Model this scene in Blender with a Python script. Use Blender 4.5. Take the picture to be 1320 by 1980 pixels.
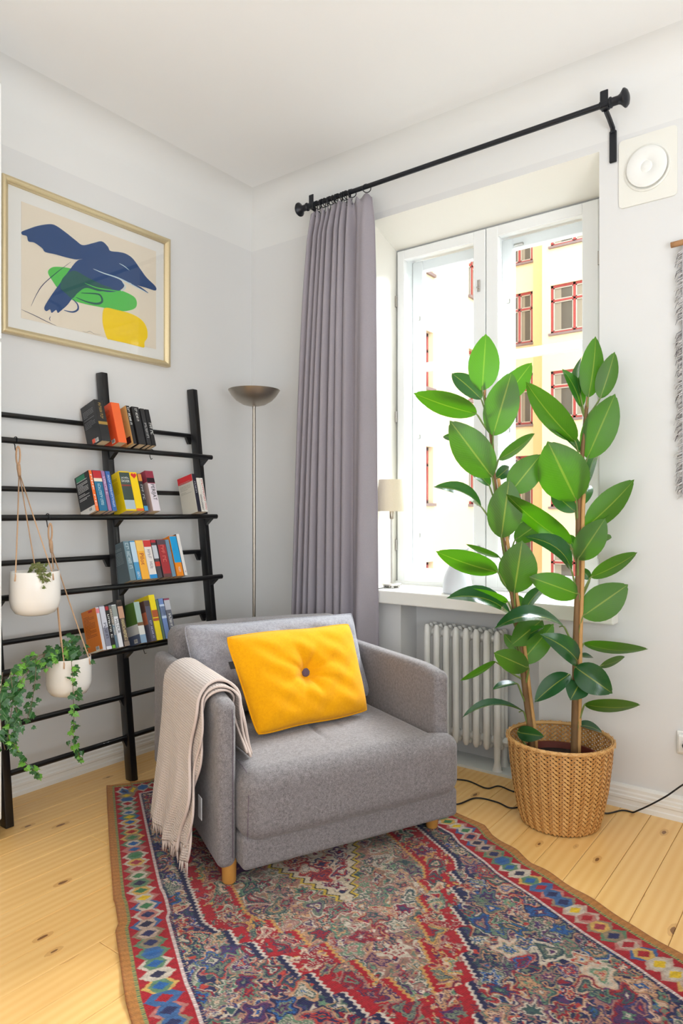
import bpy, bmesh, math, random
import numpy as np
from mathutils import Vector, Matrix
random.seed(7); rng = np.random.default_rng(11)
for o in list(bpy.data.objects): bpy.data.objects.remove(o)
S = bpy.context.scene
COL = S.collection
pi = math.pi

# ------------------------------------------------------------------ camera
FPX = 1328.0; YAW = math.radians(36.74); CAMH = 1.2
FW = np.array([-math.sin(YAW), math.cos(YAW), 0]); RT = np.array([math.cos(YAW), math.sin(YAW), 0]); UPV = np.array([0, 0, 1.0])
CAM = np.array([2.849, -2.933, CAMH])
cd = bpy.data.cameras.new('camera'); cam = bpy.data.objects.new('camera', cd); COL.objects.link(cam)
cam.location = CAM; cam.rotation_euler = (pi/2, 0, YAW)
cd.sensor_fit = 'VERTICAL'; cd.sensor_height = 36.0; cd.sensor_width = 24.0; cd.lens = FPX/1980*36.0; cd.clip_start = .02; cd.clip_end = 300
S.camera = cam
def ray(px, py): return FW + (px-660)/FPX*RT - (py-990)/FPX*UPV
def onx(px, py, x): d = ray(px, py); return CAM + d*(x-CAM[0])/d[0]
def ony(px, py, y): d = ray(px, py); return CAM + d*(y-CAM[1])/d[1]
def onz(px, py, z): d = ray(px, py); return CAM + d*(z-CAM[2])/d[2]
def dep(px, py, t): return CAM + ray(px, py)*t
# ------------------------------------------------------------------ light
S.view_settings.view_transform = 'Standard'; S.view_settings.look = 'None'; S.view_settings.gamma = 1.0
S.view_settings.use_curve_mapping = False; S.view_settings.exposure = 0.46
w = bpy.data.worlds.new('overcast_sky'); S.world = w; w.use_nodes = True
bg = w.node_tree.nodes['Background']; bg.inputs[0].default_value = (0.96, 0.98, 1.0, 1); bg.inputs[1].default_value = 3.15
def area(name, loc, rot, sx, sy, power, color=(1, 1, 1), portal=False):
    l = bpy.data.lights.new(name, 'AREA'); l.shape = 'RECTANGLE'; l.size = sx; l.size_y = sy; l.energy = power; l.color = color
    if portal: l.cycles.is_portal = True
    o = bpy.data.objects.new(name, l); COL.objects.link(o); o.location = loc; o.rotation_euler = rot; return o
area('window_portal', (1.38, .56, 1.72), (-pi/2, 0, 0), 1.2, 1.95, 0, portal=True)          # light shines into the room (-y)
area('rear_fill', (2.6, -4.2, 1.5), (pi/2+.85, 0, 0), 3.0, 1.9, 36, (.88, .94, 1.0))          # added fill light behind the camera, before a solid wall
area('side_fill', (4.2, -2.6, 1.4), (0, pi/2+.75, 0), 1.9, 2.2, 68, (.88, .94, 1.0))         # added fill light from the right, no window in that wall
court_fill_o = area('courtyard_fill', (1.75, 2.3, 4.0), (0, 0, 0), 2.6, 2.2, 1000, (.92, .96, 1.0))               # added lamp outside above the window head, boosts daylight coming in
court_fill_o.rotation_euler = (Vector((1.75, 2.3, 4.0))-Vector((1.4, -.4, 1.0))).to_track_quat('Z', 'Y').to_euler()

# ------------------------------------------------------------------ materials
def lin(r, g=None, b=None):
    if g is None: r, g, b = r
    return tuple((c/255/12.92 if c/255 <= .04045 else ((c/255+.055)/1.055)**2.4) for c in (r, g, b)) + (1,)
MATS = {}
class NT:
    def __init__(s, name):
        s.m = bpy.data.materials.new(name); s.m.use_nodes = True; s.t = s.m.node_tree; s.n = s.t.nodes; s.b = s.n['Principled BSDF']; s.out = s.n['Material Output']
        MATS[name] = s.m
    def node(s, t, **kw):
        nd = s.n.new(t)
        for k, v in kw.items():
            if k.startswith('i_'):
                key = k[2:]; key = int(key) if key.isdigit() else key.replace('_', ' ')
                nd.inputs[key].default_value = v
            else: setattr(nd, k, v)
        return nd
    def link(s, a, b): s.t.links.new(a, b)
    def mix(s, fac, a, b, mode='MIX'):
        nd = s.n.new('ShaderNodeMix'); nd.data_type = 'RGBA'; nd.blend_type = mode
        for sock, v in ((nd.inputs[0], fac), (nd.inputs[6], a), (nd.inputs[7], b)):
            if hasattr(v, 'links'): s.link(v, sock)
            else: sock.default_value = v
        return nd.outputs[2]
    def ramp(s, fac, stops, interp='LINEAR'):
        nd = s.n.new('ShaderNodeValToRGB'); nd.color_ramp.interpolation = interp; e = nd.color_ramp.elements
        while len(e) < len(stops): e.new(.5)
        for k, (p, c) in zip(e, stops): k.position = p; k.color = c if len(c) == 4 else tuple(c)+(1,)
        s.link(fac, nd.inputs[0]); return nd.outputs[0]
    def math(s, op, a, b=None):
        nd = s.n.new('ShaderNodeMath'); nd.operation = op
        for i, v in enumerate((a, b)):
            if v is None: continue
            if hasattr(v, 'links'): s.link(v, nd.inputs[i])
            else: nd.inputs[i].default_value = v
        return nd.outputs[0]
    def coord(s, kind='Object'): return s.n.new('ShaderNodeTexCoord').outputs[kind]
    def mapping(s, vec, scale=(1, 1, 1), loc=(0, 0, 0), rot=(0, 0, 0)):
        nd = s.n.new('ShaderNodeMapping'); nd.inputs['Scale'].default_value = scale; nd.inputs['Location'].default_value = loc; nd.inputs['Rotation'].default_value = rot
        s.link(vec, nd.inputs[0]); return nd.outputs[0]
    def noise(s, vec, scale, detail=3, rough=.55, dist=0):
        nd = s.n.new('ShaderNodeTexNoise'); nd.inputs['Scale'].default_value = scale; nd.inputs['Detail'].default_value = detail; nd.inputs['Roughness'].default_value = rough; nd.inputs['Distortion'].default_value = dist
        s.link(vec, nd.inputs['Vector']); return nd.outputs[0]
    def bump(s, h, strength=.2, dist=.002):
        nd = s.n.new('ShaderNodeBump'); nd.inputs['Strength'].default_value = strength; nd.inputs['Distance'].default_value = dist
        s.link(h, nd.inputs['Height']); s.link(nd.outputs[0], s.b.inputs['Normal'])
    def base(s, c):
        if hasattr(c, 'links'): s.link(c, s.b.inputs['Base Color'])
        else: s.b.inputs['Base Color'].default_value = c
    def set(s, **kw):
        for k, v in kw.items(): s.b.inputs[k.replace('_', ' ')].default_value = v
def plain(name, rgb, rough=.5, metal=0, spec=.5, noise=0, nscale=30, bump=0):
    n = NT(name); c = lin(rgb); n.set(Roughness=rough, Metallic=metal); n.b.inputs['Specular IOR Level'].default_value = spec
    if noise:
        nz = n.noise(n.coord(), nscale, 4)
        n.base(n.mix(nz, tuple(x*(1-noise) for x in c[:3])+(1,), tuple(min(1, x*(1+noise)) for x in c[:3])+(1,)))
        if bump: n.bump(nz, bump, .002)
    else: n.base(c)
    return n.m

# wall paint: warm white, a whiter frieze above 2.735 m
n = NT('wall_paint'); geo = n.node('ShaderNodeNewGeometry'); sep = n.node('ShaderNodeSeparateXYZ'); n.link(geo.outputs['Position'], sep.inputs[0])
nz = n.noise(geo.outputs['Position'], 1.3, 2)
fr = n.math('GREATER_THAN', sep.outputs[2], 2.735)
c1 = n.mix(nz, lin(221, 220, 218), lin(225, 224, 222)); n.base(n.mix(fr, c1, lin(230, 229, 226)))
n.set(Roughness=.55); n.bump(n.noise(geo.outputs['Position'], 160, 3), .04, .001)
n = NT('ceiling_paint'); n.base(lin(244, 243, 241)); n.set(Roughness=.7); n.bump(n.noise(n.coord(), 60, 3), .04, .001)
plain('white_gloss', (238, 238, 235), .28)
plain('window_white', (240, 241, 240), .3)
plain('reveal_cream', (242, 238, 228), .5)
plain('sill_paint', (240, 238, 231), .35, noise=.02, nscale=8)
plain('baseboard_paint', (236, 233, 226), .35)
plain('radiator_paint', (234, 232, 226), .35)
plain('niche_floor', (222, 224, 220), .4)
plain('black_lacquer', (20, 20, 22), .28, noise=.25, nscale=12)
plain('black_metal', (28, 30, 36), .38, metal=.3)
plain('black_rubber', (20, 19, 24), .5)
plain('steel', (196, 192, 186), .3, metal=1)
plain('brushed_nickel', (186, 178, 166), .36, metal=1)
plain('white_plastic', (238, 237, 232), .3)
plain('vent_plastic', (233, 231, 222), .35)
plain('dark_hole', (30, 28, 26), .6)
plain('cord_jute', (198, 158, 122), .8, noise=.2, nscale=300)
plain('soil', (60, 40, 32), .95, noise=.4, nscale=90)
plain('nursery_pot', (106, 44, 30), .6)
plain('mat_board', (238, 236, 230), .8)
plain('print_paper', (236, 224, 204), .8, noise=.02, nscale=4)
plain('ink_blue', (38, 73, 124), .6); plain('ink_deep_blue', (30, 44, 96), .6)
plain('ink_green', (86, 196, 84), .6); plain('ink_dark_green', (36, 92, 88), .6); plain('ink_yellow', (252, 214, 10), .6); plain('ink_pale', (206, 226, 232), .6); plain('ink_pencil', (150, 140, 130), .8)
n = NT('gilt_frame'); nz = n.noise(n.mapping(n.coord(), (1, 60, 60)), 8, 3); n.base(n.mix(nz, lin(206, 184, 138), lin(234, 220, 184))); n.set(Roughness=.34, Metallic=.65)
def glassy(name, tint, gloss):
    n = NT(name); n.n.remove(n.b); tr = n.node('ShaderNodeBsdfTransparent'); tr.inputs[0].default_value = tint
    gl = n.node('ShaderNodeBsdfGlossy'); gl.inputs['Roughness'].default_value = .01
    fz = n.node('ShaderNodeFresnel'); fz.inputs[0].default_value = 1.45
    mx = n.node('ShaderNodeMixShader'); n.link(n.math('MULTIPLY', fz.outputs[0], gloss), mx.inputs[0]); n.link(tr.outputs[0], mx.inputs[1]); n.link(gl.outputs[0], mx.inputs[2]); n.link(mx.outputs[0], n.out.inputs[0]); return n.m
glassy('window_glass', (.97, .98, .98, 1), .3); glassy('picture_glass', (.99, .99, .99, 1), .3)
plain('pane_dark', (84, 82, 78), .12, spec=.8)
# pine floor
n = NT('pine'); oi = n.node('ShaderNodeObjectInfo'); crd = n.coord('Object')
off = n.node('ShaderNodeCombineXYZ'); n.link(n.math('MULTIPLY', oi.outputs['Random'], 37.0), off.inputs[0]); n.link(n.math('MULTIPLY', oi.outputs['Random'], 91.0), off.inputs[1])
ad = n.node('ShaderNodeVectorMath', operation='ADD'); n.link(crd, ad.inputs[0]); n.link(off.outputs[0], ad.inputs[1]); v = ad.outputs[0]
warp = n.noise(n.mapping(v, (5, 1.0, 1)), 1.6, 2)
wv = n.node('ShaderNodeTexWave', wave_type='BANDS', bands_direction='X'); wv.inputs['Scale'].default_value = 10; wv.inputs['Distortion'].default_value = 7; wv.inputs['Detail'].default_value = 1.5; wv.inputs['Detail Scale'].default_value = .6
n.link(n.mapping(v, (1, .10, 1)), wv.inputs['Vector'])
fine = n.noise(n.mapping(v, (60, 2.5, 1)), 4, 4)
c = n.mix(n.math('MULTIPLY', wv.outputs[0], .45), lin(247, 203, 132), lin(229, 168, 88)); c = n.mix(n.math('MULTIPLY', fine, .35), c, lin(242, 193, 118))
c = n.mix(n.math('MULTIPLY', oi.outputs['Random'], .35), c, lin(236, 182, 106))
vo = n.node('ShaderNodeTexVoronoi', voronoi_dimensions='2D'); vo.inputs['Scale'].default_value = 1; vo.inputs['Randomness'].default_value = 1
n.link(n.mapping(v, (8.5, 3.4, 1)), vo.inputs['Vector'])
k = n.math('ADD', vo.outputs['Distance'], n.math('MULTIPLY', n.noise(v, 60, 2), .05))
sel = n.node('ShaderNodeSeparateColor'); n.link(vo.outputs['Color'], sel.inputs[0])
pick = n.math('LESS_THAN', sel.outputs[0], .5)
ksz = n.math('MULTIPLY_ADD', sel.outputs[1], .07)
ksz.node.inputs[2].default_value = .03
halo = n.math('MULTIPLY', n.math('LESS_THAN', k, n.math('ADD', ksz, .06)), pick)
core = n.math('MULTIPLY', n.math('LESS_THAN', k, ksz), pick)
c = n.mix(n.math('MULTIPLY', halo, .45), c, lin(196, 132, 66)); c = n.mix(n.math('MULTIPLY', core, .85), c, lin(112, 66, 32))
n.base(c); n.set(Roughness=.3); n.bump(fine, .05, .001)
plain('floor_gap', (120, 82, 44), .8)
# fabrics
def fabric(name, a, b, scale=700, rough=.95, bs=.35, bd=.0012, sheen=.25):
    n = NT(name); crd = n.coord('Object'); nz = n.noise(crd, scale, 2, .6); nz2 = n.noise(crd, scale*.23, 3, .6); n3 = n.noise(crd, 5, 2)
    f = n.math('ADD', n.math('MULTIPLY', nz, .65), n.math('MULTIPLY', nz2, .35))
    f = n.math('MULTIPLY_ADD', f, 2.6); f.node.inputs[2].default_value = -.8; f.node.use_clamp = True
    n.base(n.mix(f, lin(a), lin(b))); n.set(Roughness=rough, Specular_IOR_Level=.2, Sheen_Weight=sheen, Sheen_Roughness=.5); n.bump(nz, bs, bd); return n.m
fabric('chair_wool', (86, 81, 81), (158, 151, 151), 430)
fabric('cushion_wool', (118, 116, 122), (180, 178, 184), 430)
fabric('yellow_felt', (222, 146, 0), (240, 170, 2), 420, bs=.25, sheen=.1)
fabric('button_wool', (84, 68, 82), (112, 92, 108), 900)
fabric('curtain_cloth', (150, 143, 150), (166, 159, 165), 1100, bs=.1, sheen=.1)
fabric('lamp_shade_cloth', (236, 222, 194), (246, 234, 210), 900, bs=.15)
# waffle knit throw
n = NT('waffle_knit'); uv = n.coord('UV')
wx = n.node('ShaderNodeTexWave', bands_direction='X', wave_type='BANDS'); wx.inputs['Scale'].default_value = .31; n.link(n.mapping(uv, (118, 118, 118)), wx.inputs['Vector'])
wy = n.node('ShaderNodeTexWave', bands_direction='Y', wave_type='BANDS'); wy.inputs['Scale'].default_value = .31; n.link(n.mapping(uv, (118, 118, 118)), wy.inputs['Vector'])
h = n.math('MAXIMUM', wx.outputs[0], wy.outputs[0]); h.node.use_clamp = True
n.base(n.mix(h, lin(176, 155, 143), lin(224, 208, 198))); n.set(Roughness=.95, Specular_IOR_Level=.15, Sheen_Weight=.3); n.bump(h, .8, .004)
plain('knit_plain', (206, 188, 178), .95, noise=.08, nscale=200)
plain('tag_cloth', (206, 208, 212), .8); plain('tag_black', (24, 24, 26), .7)
plain('oak_leg', (206, 148, 74), .4, noise=.12, nscale=20)
plain('glazed_ceramic', (236, 230, 222), .22, noise=.015, nscale=9); plain('frosted_glass', (226, 230, 238), .35)
plain('ivy_stem', (112, 96, 74), .8); plain('twig', (176, 130, 88), .8, noise=.2, nscale=40)
plain('hanging_grey', (176, 174, 176), .95, noise=.25, nscale=60); plain('hanging_tuft', (206, 202, 200), .95, noise=.3, nscale=120); plain('hanging_thread', (122, 116, 118), .95)
# leaves
def leafmat(name, top, under, rib, rough, transl):
    n = NT(name); uv = n.node('ShaderNodeTexCoord').outputs['UV']; sep = n.node('ShaderNodeSeparateXYZ'); n.link(uv, sep.inputs[0])
    du = n.math('ABSOLUTE', n.math('SUBTRACT', sep.outputs[0], .5)); ribm = n.math('LESS_THAN', du, .022)
    sv = n.node('ShaderNodeTexWave', wave_type='BANDS', bands_direction='Y'); sv.inputs['Scale'].default_value = 7; sv.inputs['Distortion'].default_value = .4
    cb = n.node('ShaderNodeCombineXYZ'); n.link(n.math('SUBTRACT', sep.outputs[1], n.math('MULTIPLY', du, .55)), cb.inputs[1]); n.link(cb.outputs[0], sv.inputs['Vector'])
    oi = n.node('ShaderNodeObjectInfo'); geo = n.node('ShaderNodeNewGeometry')
    veins = n.math('MULTIPLY', sv.outputs[0], .16)
    tc = n.mix(veins, lin(top), lin([min(255, x*1.25+8) for x in top])); uc = n.mix(veins, lin(under), lin([min(255, x*1.12+8) for x in under]))
    uc = n.mix(n.math('MULTIPLY', oi.outputs['Random'], .45), uc, lin([under[0]*.86, under[1]*.85, under[2]*.9]))
    c = n.mix(geo.outputs['Backfacing'], tc, uc); c = n.mix(n.math('MULTIPLY', ribm, .7), c, lin(rib)); n.base(c)
    rr = n.math('MULTIPLY_ADD', geo.outputs['Backfacing'], .26); rr.node.inputs[2].default_value = rough; n.link(rr, n.b.inputs['Roughness'])
    tr = n.node('ShaderNodeBsdfTranslucent'); tr.inputs[0].default_value = lin(96, 178, 4) if transl > .25 else lin(110, 170, 50); mx = n.node('ShaderNodeMixShader'); tf = n.math('MULTIPLY_ADD', oi.outputs['Random'], transl*.85); tf.node.inputs[2].default_value = transl*.38; n.link(tf, mx.inputs[0])
    n.link(n.b.outputs[0], mx.inputs[1]); n.link(tr.outputs[0], mx.inputs[2]); n.link(mx.outputs[0], n.out.inputs[0]); n.bump(sv.outputs[0], .08, .002); return n.m
leafmat('rubber_leaf', (30, 72, 42), (64, 100, 28), (150, 158, 66), .2, .255)
leafmat('ivy_leaf', (34, 82, 34), (92, 130, 70), (110, 150, 84), .35, .12); leafmat('ivy_leaf_young', (100, 160, 48), (120, 170, 74), (170, 196, 110), .4, .2); leafmat('ivy_leaf_dry', (96, 100, 50), (128, 124, 70), (160, 150, 100), .5, .2)
n = NT('bark'); crd = n.coord(); nz = n.noise(n.mapping(crd, (1, 1, .25)), 60, 4); n.base(n.mix(nz, lin(86, 66, 42), lin(146, 108, 66))); n.set(Roughness=.7); n.bump(nz, .4, .004)
plain('petiole_green', (110, 128, 62), .5)
plain('stake', (196, 150, 92), .6, noise=.15, nscale=40)
n = NT('bamboo'); crd = n.coord(); nz = n.noise(crd, 22, 3); n2 = n.noise(crd, 130, 2); c = n.mix(nz, lin(170, 112, 52), lin(214, 162, 96)); n.base(n.mix(n.math('MULTIPLY', n2, .3), c, lin(150, 96, 44))); n.set(Roughness=.5)
n = NT('bamboo_light'); crd = n.coord(); nz = n.noise(crd, 26, 3); n.base(n.mix(nz, lin(196, 142, 76), lin(228, 182, 118))); n.set(Roughness=.45)
n = NT('rug_wool'); at = n.node('ShaderNodeAttribute', attribute_name='weave'); crd = n.coord(); nz = n.noise(crd, 900, 2); c = n.mix(.35, at.outputs['Color'], n.mix(nz, (.02, .02, .02, 1), (1, 1, 1, 1)), 'OVERLAY'); n.base(c); n.set(Roughness=.95, Specular_IOR_Level=.1, Sheen_Weight=.15)
wv = n.node('ShaderNodeTexWave', bands_direction='X', wave_type='BANDS'); wv.inputs['Scale'].default_value = 90; n.link(n.mapping(crd, rot=(0, 0, .495)), wv.inputs['Vector']); n.bump(n.math('ADD', wv.outputs[0], nz), .5, .002)
plain('facade_cream', (238, 216, 178), .9, noise=.03, nscale=1); plain('facade_shade', (228, 196, 144), .9); plain('frame_red', (160, 62, 58), .6); plain('frame_white', (190, 184, 172), .6); plain('tin_sill', (132, 112, 112), .5); plain('curtain_pale', (150, 142, 126), .9); plain('asphalt', (128, 124, 118), .9)
plain('page_paper', (222, 198, 160), .9, noise=.06, nscale=400); plain('page_white', (236, 230, 218), .9)

# ------------------------------------------------------------------ mesh helpers
def mk(name, V, F, mat, parent=None, smooth=False, uv=None, loc=None, auto=None):
    me = bpy.data.meshes.new(name); V = np.asarray(V, float)
    me.from_pydata(V.tolist(), [], [tuple(int(i) for i in f) for f in F]); me.validate()
    if mat: me.materials.append(MATS[mat] if isinstance(mat, str) else mat)
    if smooth:
        me.polygons.foreach_set('use_smooth', [True]*len(me.polygons))
    if uv is not None:
        ul = me.uv_layers.new(name='UVMap'); li = np.zeros(len(me.loops), int); me.loops.foreach_get('vertex_index', li); ul.data.foreach_set('uv', np.asarray(uv, float)[li].ravel())
    me.update()
    if auto is not None:
        me.set_sharp_from_angle(angle=math.radians(auto))
    o = bpy.data.objects.new(name, me); COL.objects.link(o)
    if parent is not None: o.parent = parent
    if loc is not None: o.location = loc
    return o
def tag(o, label=None, cat=None, group=None, kind=None):
    if label: o['label'] = label
    if cat: o['category'] = cat
    if group: o['group'] = group
    if kind: o['kind'] = kind
    return o
def thing(name, label, cat, loc=(0, 0, 0), rotz=0, group=None):
    o = bpy.data.objects.new(name, None); COL.objects.link(o); o.empty_display_size = .05; o.location = loc; o.rotation_euler = (0, 0, rotz)
    return tag(o, label, cat, group)
class MB:
    def __init__(s): s.V = []; s.F = []; s.n = 0
    def add(s, VF):
        V, F = VF; V = np.asarray(V, float); s.V.append(V); s.F += [tuple(int(i)+s.n for i in f) for f in F]; s.n += len(V); return s
    def box(s, *a): return s.add(box(*a))
    def tube(s, *a, **k): return s.add(tube(*a, **k))
    def get(s): return np.concatenate(s.V), s.F
    def build(s, name, mat, parent=None, **k): V, F = s.get(); return mk(name, V, F, mat, parent, **k)
BF = [(0, 3, 2, 1), (4, 5, 6, 7), (0, 1, 5, 4), (1, 2, 6, 5), (2, 3, 7, 6), (3, 0, 4, 7)]
def box(x0, x1, y0, y1, z0, z1):
    return np.array([(x0, y0, z0), (x1, y0, z0), (x1, y1, z0), (x0, y1, z0), (x0, y0, z1), (x1, y0, z1), (x1, y1, z1), (x0, y1, z1)], float), BF
def rbox(x0, x1, y0, y1, z0, z1, r=.004, seg=2):
    bm = bmesh.new(); V, F = box(x0, x1, y0, y1, z0, z1); vs = [bm.verts.new(v) for v in V]; [bm.faces.new([vs[i] for i in f]) for f in F]
    bmesh.ops.bevel(bm, geom=list(bm.edges), offset=r, segments=seg, affect='EDGES', profile=.5); bm.verts.index_update()
    out = np.array([v.co[:] for v in bm.verts]), [tuple(v.index for v in f.verts) for f in bm.faces]; bm.free(); return out
def frames(P):
    P = np.asarray(P, float); T = np.gradient(P, axis=0); T /= np.linalg.norm(T, axis=1)[:, None]+1e-12
    a = np.array([0, 0, 1.0]) if abs(T[0][2]) < .9 else np.array([1.0, 0, 0]); N = np.cross(T[0], a); N /= np.linalg.norm(N); Ns = [N]
    for i in range(1, len(P)):
        N = Ns[-1]-T[i]*(Ns[-1]@T[i]); N /= np.linalg.norm(N)+1e-12; Ns.append(N)
    Ns = np.array(Ns); return T, Ns, np.cross(T, Ns)
def tube(P, r, n=8, cap=True, closed=False):
    P = np.asarray(P, float); m = len(P); r = np.broadcast_to(np.asarray(r, float), (m,)); T, N, B = frames(P)
    a = np.arange(n)*2*pi/n; V = (P[:, None]+r[:, None, None]*(np.cos(a)[None, :, None]*N[:, None]+np.sin(a)[None, :, None]*B[:, None])).reshape(-1, 3); F = []
    for i in range(m if closed else m-1):
        j = (i+1) % m
        for k in range(n): k2 = (k+1) % n; F.append((i*n+k, i*n+k2, j*n+k2, j*n+k))
    if cap and not closed: F.append(tuple(range(n-1, -1, -1))); F.append(tuple((m-1)*n+k for k in range(n)))
    return V, F
def lathe(prof, n=32, c=(0, 0, 0), cap=True):
    prof = np.asarray(prof, float); a = np.arange(n)*2*pi/n; V = np.stack([prof[:, :1]*np.cos(a), prof[:, :1]*np.sin(a), np.repeat(prof[:, 1:2], n, 1)], -1).reshape(-1, 3)+np.array(c); F = []
    for i in range(len(prof)-1):
        for k in range(n): k2 = (k+1) % n; F.append((i*n+k, i*n+k2, (i+1)*n+k2, (i+1)*n+k))
    if cap:
        if prof[0, 0] > 1e-6: F.append(tuple(range(n-1, -1, -1)))
        if prof[-1, 0] > 1e-6: F.append(tuple((len(prof)-1)*n+k for k in range(n)))
    return V, F
def grid(fn, nu, nv, u0=0., u1=1., v0=0., v1=1.):
    U, Vv = np.meshgrid(np.linspace(u0, u1, nu), np.linspace(v0, v1, nv), indexing='ij'); P = fn(U, Vv); V = P.reshape(-1, 3)
    i, j = np.meshgrid(np.arange(nu-1), np.arange(nv-1), indexing='ij'); a = (i*nv+j).ravel(); F = np.stack([a, a+nv, a+nv+1, a+1], 1)
    return V, F, np.stack([U.ravel(), Vv.ravel()], 1)
def spline(P, n=8, closed=False):
    P = np.asarray(P, float); m = len(P); out = []
    idx = (lambda i: P[i % m]) if closed else (lambda i: P[min(max(i, 0), m-1)])
    for i in range(m if closed else m-1):
        p0, p1, p2, p3 = idx(i-1), idx(i), idx(i+1), idx(i+2)
        for t in np.linspace(0, 1, n, endpoint=False):
            out.append(.5*((2*p1)+(-p0+p2)*t+(2*p0-5*p1+4*p2-p3)*t*t+(-p0+3*p1-3*p2+p3)*t**3))
    if not closed: out.append(P[-1])
    return np.array(out)
def rounded(sx, sy, sz, r, n=8, m=4, fn=None):
    """soft upholstery block centred on the origin"""
    h = np.array([sx, sy, sz])/2; Vs = {}; V = []; F = []
    def samp(hh):
        e = r*(1-np.cos(np.linspace(0, pi/2, m+1)[:-1])); mid = np.linspace(-(hh-r), hh-r, n); a = -hh+r*np.linspace(0, 1, m+1)[:-1]; return np.concatenate([a, mid, -a[::-1]])
    ss = [samp(x) for x in h]
    def vid(p):
        k = tuple(np.round(p, 6))
        if k not in Vs:
            inner = np.clip(p, -(h-r), h-r); d = p-inner; q = inner+r*d/(np.linalg.norm(d)+1e-12); Vs[k] = len(V); V.append(q)
        return Vs[k]
    for ax in range(3):
        a1, a2 = (ax+1) % 3, (ax+2) % 3
        for sg in (-1, 1):
            for i in range(len(ss[a1])-1):
                for j in range(len(ss[a2])-1):
                    q = []
                    for (ii, jj) in ((i, j), (i+1, j), (i+1, j+1), (i, j+1)):
                        p = np.zeros(3); p[ax] = sg*h[ax]; p[a1] = ss[a1][ii]; p[a2] = ss[a2][jj]; q.append(vid(p))
                    F.append(tuple(q) if sg > 0 else tuple(q[::-1]))
    V = np.array(V)
    if fn is not None: V = fn(V)
    return V, F
def flatpoly(P3, nrm=None):
    """fill a closed 3-D outline"""
    from mathutils.geometry import tessellate_polygon
    tris = tessellate_polygon([[Vector(p) for p in P3]])
    F = [tuple(t) for t in tris]
    if nrm is not None:
        a, b, c = (np.array(P3[i]) for i in F[0])
        out = []
        for t in F:
            a, b, c = (np.array(P3[i]) for i in t)
            out.append(t if np.cross(b-a, c-a) @ np.array(nrm) > 0 else t[::-1])
        F = out
    return np.array(P3), F
def text2d(s, res=2):
    cu = bpy.data.curves.new('t', 'FONT'); cu.body = s; cu.resolution_u = res; o = bpy.data.objects.new('t', cu); COL.objects.link(o)
    dg = bpy.context.evaluated_depsgraph_get(); me = bpy.data.meshes.new_from_object(o.evaluated_get(dg)); V = np.array([v.co[:] for v in me.vertices]); F = [tuple(p.vertices) for p in me.polygons]
    bpy.data.objects.remove(o); bpy.data.curves.remove(cu); bpy.data.meshes.remove(me)
    V[:, :2] -= V[:, :2].min(0); return V[:, :2], F
TXT = {}
def marks(s):
    """print too small to read in the photograph: letter-like strokes"""
    r = random.Random(s); V = []; F = []; x = 0
    for i in range(int(s[1:])):
        if r.random() < .15: x += .5; continue
        w_ = r.uniform(.55, .8)
        for (a, b, c, d) in [(0, .16, 0, 1)]+r.sample([(0, w_, .84, 1), (0, w_, .42, .58), (0, w_, 0, .16), (w_-.16, w_, 0, 1), (w_-.16, w_, .5, 1)], 2):
            k = len(V); V += [(x+a, c), (x+b, c), (x+b, d), (x+a, d)]; F.append((k, k+1, k+2, k+3))
        x += w_+.2
    return np.array(V), F
def text3d(s, P0, ex, ey, w, h):
    """lettering filling w x h from corner P0 along ex / ey"""
    if s not in TXT: TXT[s] = marks(s) if s[0] == '~' else text2d(s)
    V, F = TXT[s]; m = V.max(0); return np.array(P0)+np.outer(V[:, 0]/m[0]*w, ex)+np.outer(V[:, 1]/m[1]*h, ey), F
def copy_tree(o, parent=None):
    c = o.copy(); COL.objects.link(c)
    if parent is not None: c.parent = parent
    for ch in [k for k in KIDS.get(o.name, [])]: copy_tree(ch, c)
    return c
KIDS = {}

# ================================================================== ROOM SHELL
RX, RY, CZ, CR = 4.5, -4.7, 3.03, .13
def st(name, V, F, mat, parent=None, **k): return tag(mk(name, V, F, mat, parent, **k), kind='structure')
def prism(prof, a0, a1, ax):
    """extrude a closed (offset, z) profile; ax='y': offset is x; ax='x': offset is -y"""
    prof = np.array(prof); m = len(prof); V = []
    for a in (a0, a1):
        for (o, z) in prof: V.append((o, a, z) if ax == 'y' else (a, -o, z))
    F = [(i, (i+1) % m, m+(i+1) % m, m+i) for i in range(m)]+[tuple(range(m-1, -1, -1)), tuple(range(m, 2*m))]
    return np.array(V), F
arc = [(CR-CR*math.cos(t), CZ-CR+CR*math.sin(t)) for t in np.linspace(0, pi/2, 14)]
def fixn(o):
    bm = bmesh.new(); bm.from_mesh(o.data); bmesh.ops.recalc_face_normals(bm, faces=bm.faces); bm.to_mesh(o.data); bm.free(); return o
floor = st('floor', *box(-.2, RX, RY, .02, -.05, -.006), 'floor_gap')
xs = 0.0; PW = .116; k = 0
while xs < RX-.02:
    x1 = min(xs+PW, RX); cuts = [RY, RY+1.2+((k*1.37) % 2.4), 0.0]
    for a, b in zip(cuts[:-1], cuts[1:]):
        cx, cy = (xs+x1)/2, (a+b)/2
        mk('plank', *rbox(-(x1-xs)/2+.0007, (x1-xs)/2-.0007, -(b-a)/2+.0007, (b-a)/2-.0007, -.012, 0, .0015, 1), 'pine', floor, loc=(cx, cy, 0))
    xs = x1; k += 1
ceil_ = st('ceiling', *box(-.2, RX+.2, RY-.2, .6, CZ, CZ+.1), 'ceiling_paint')
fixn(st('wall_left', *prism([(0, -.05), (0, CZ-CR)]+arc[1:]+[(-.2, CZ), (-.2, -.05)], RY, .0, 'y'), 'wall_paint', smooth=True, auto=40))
WX0, WX1, WZ0, WZ1 = .852, 1.998, .745, 2.70          # window opening on the room side
IX0, IX1, IZ0, IZ1, IY = .835, 1.93, .80, 2.633, .27   # and where the window frame sits
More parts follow.
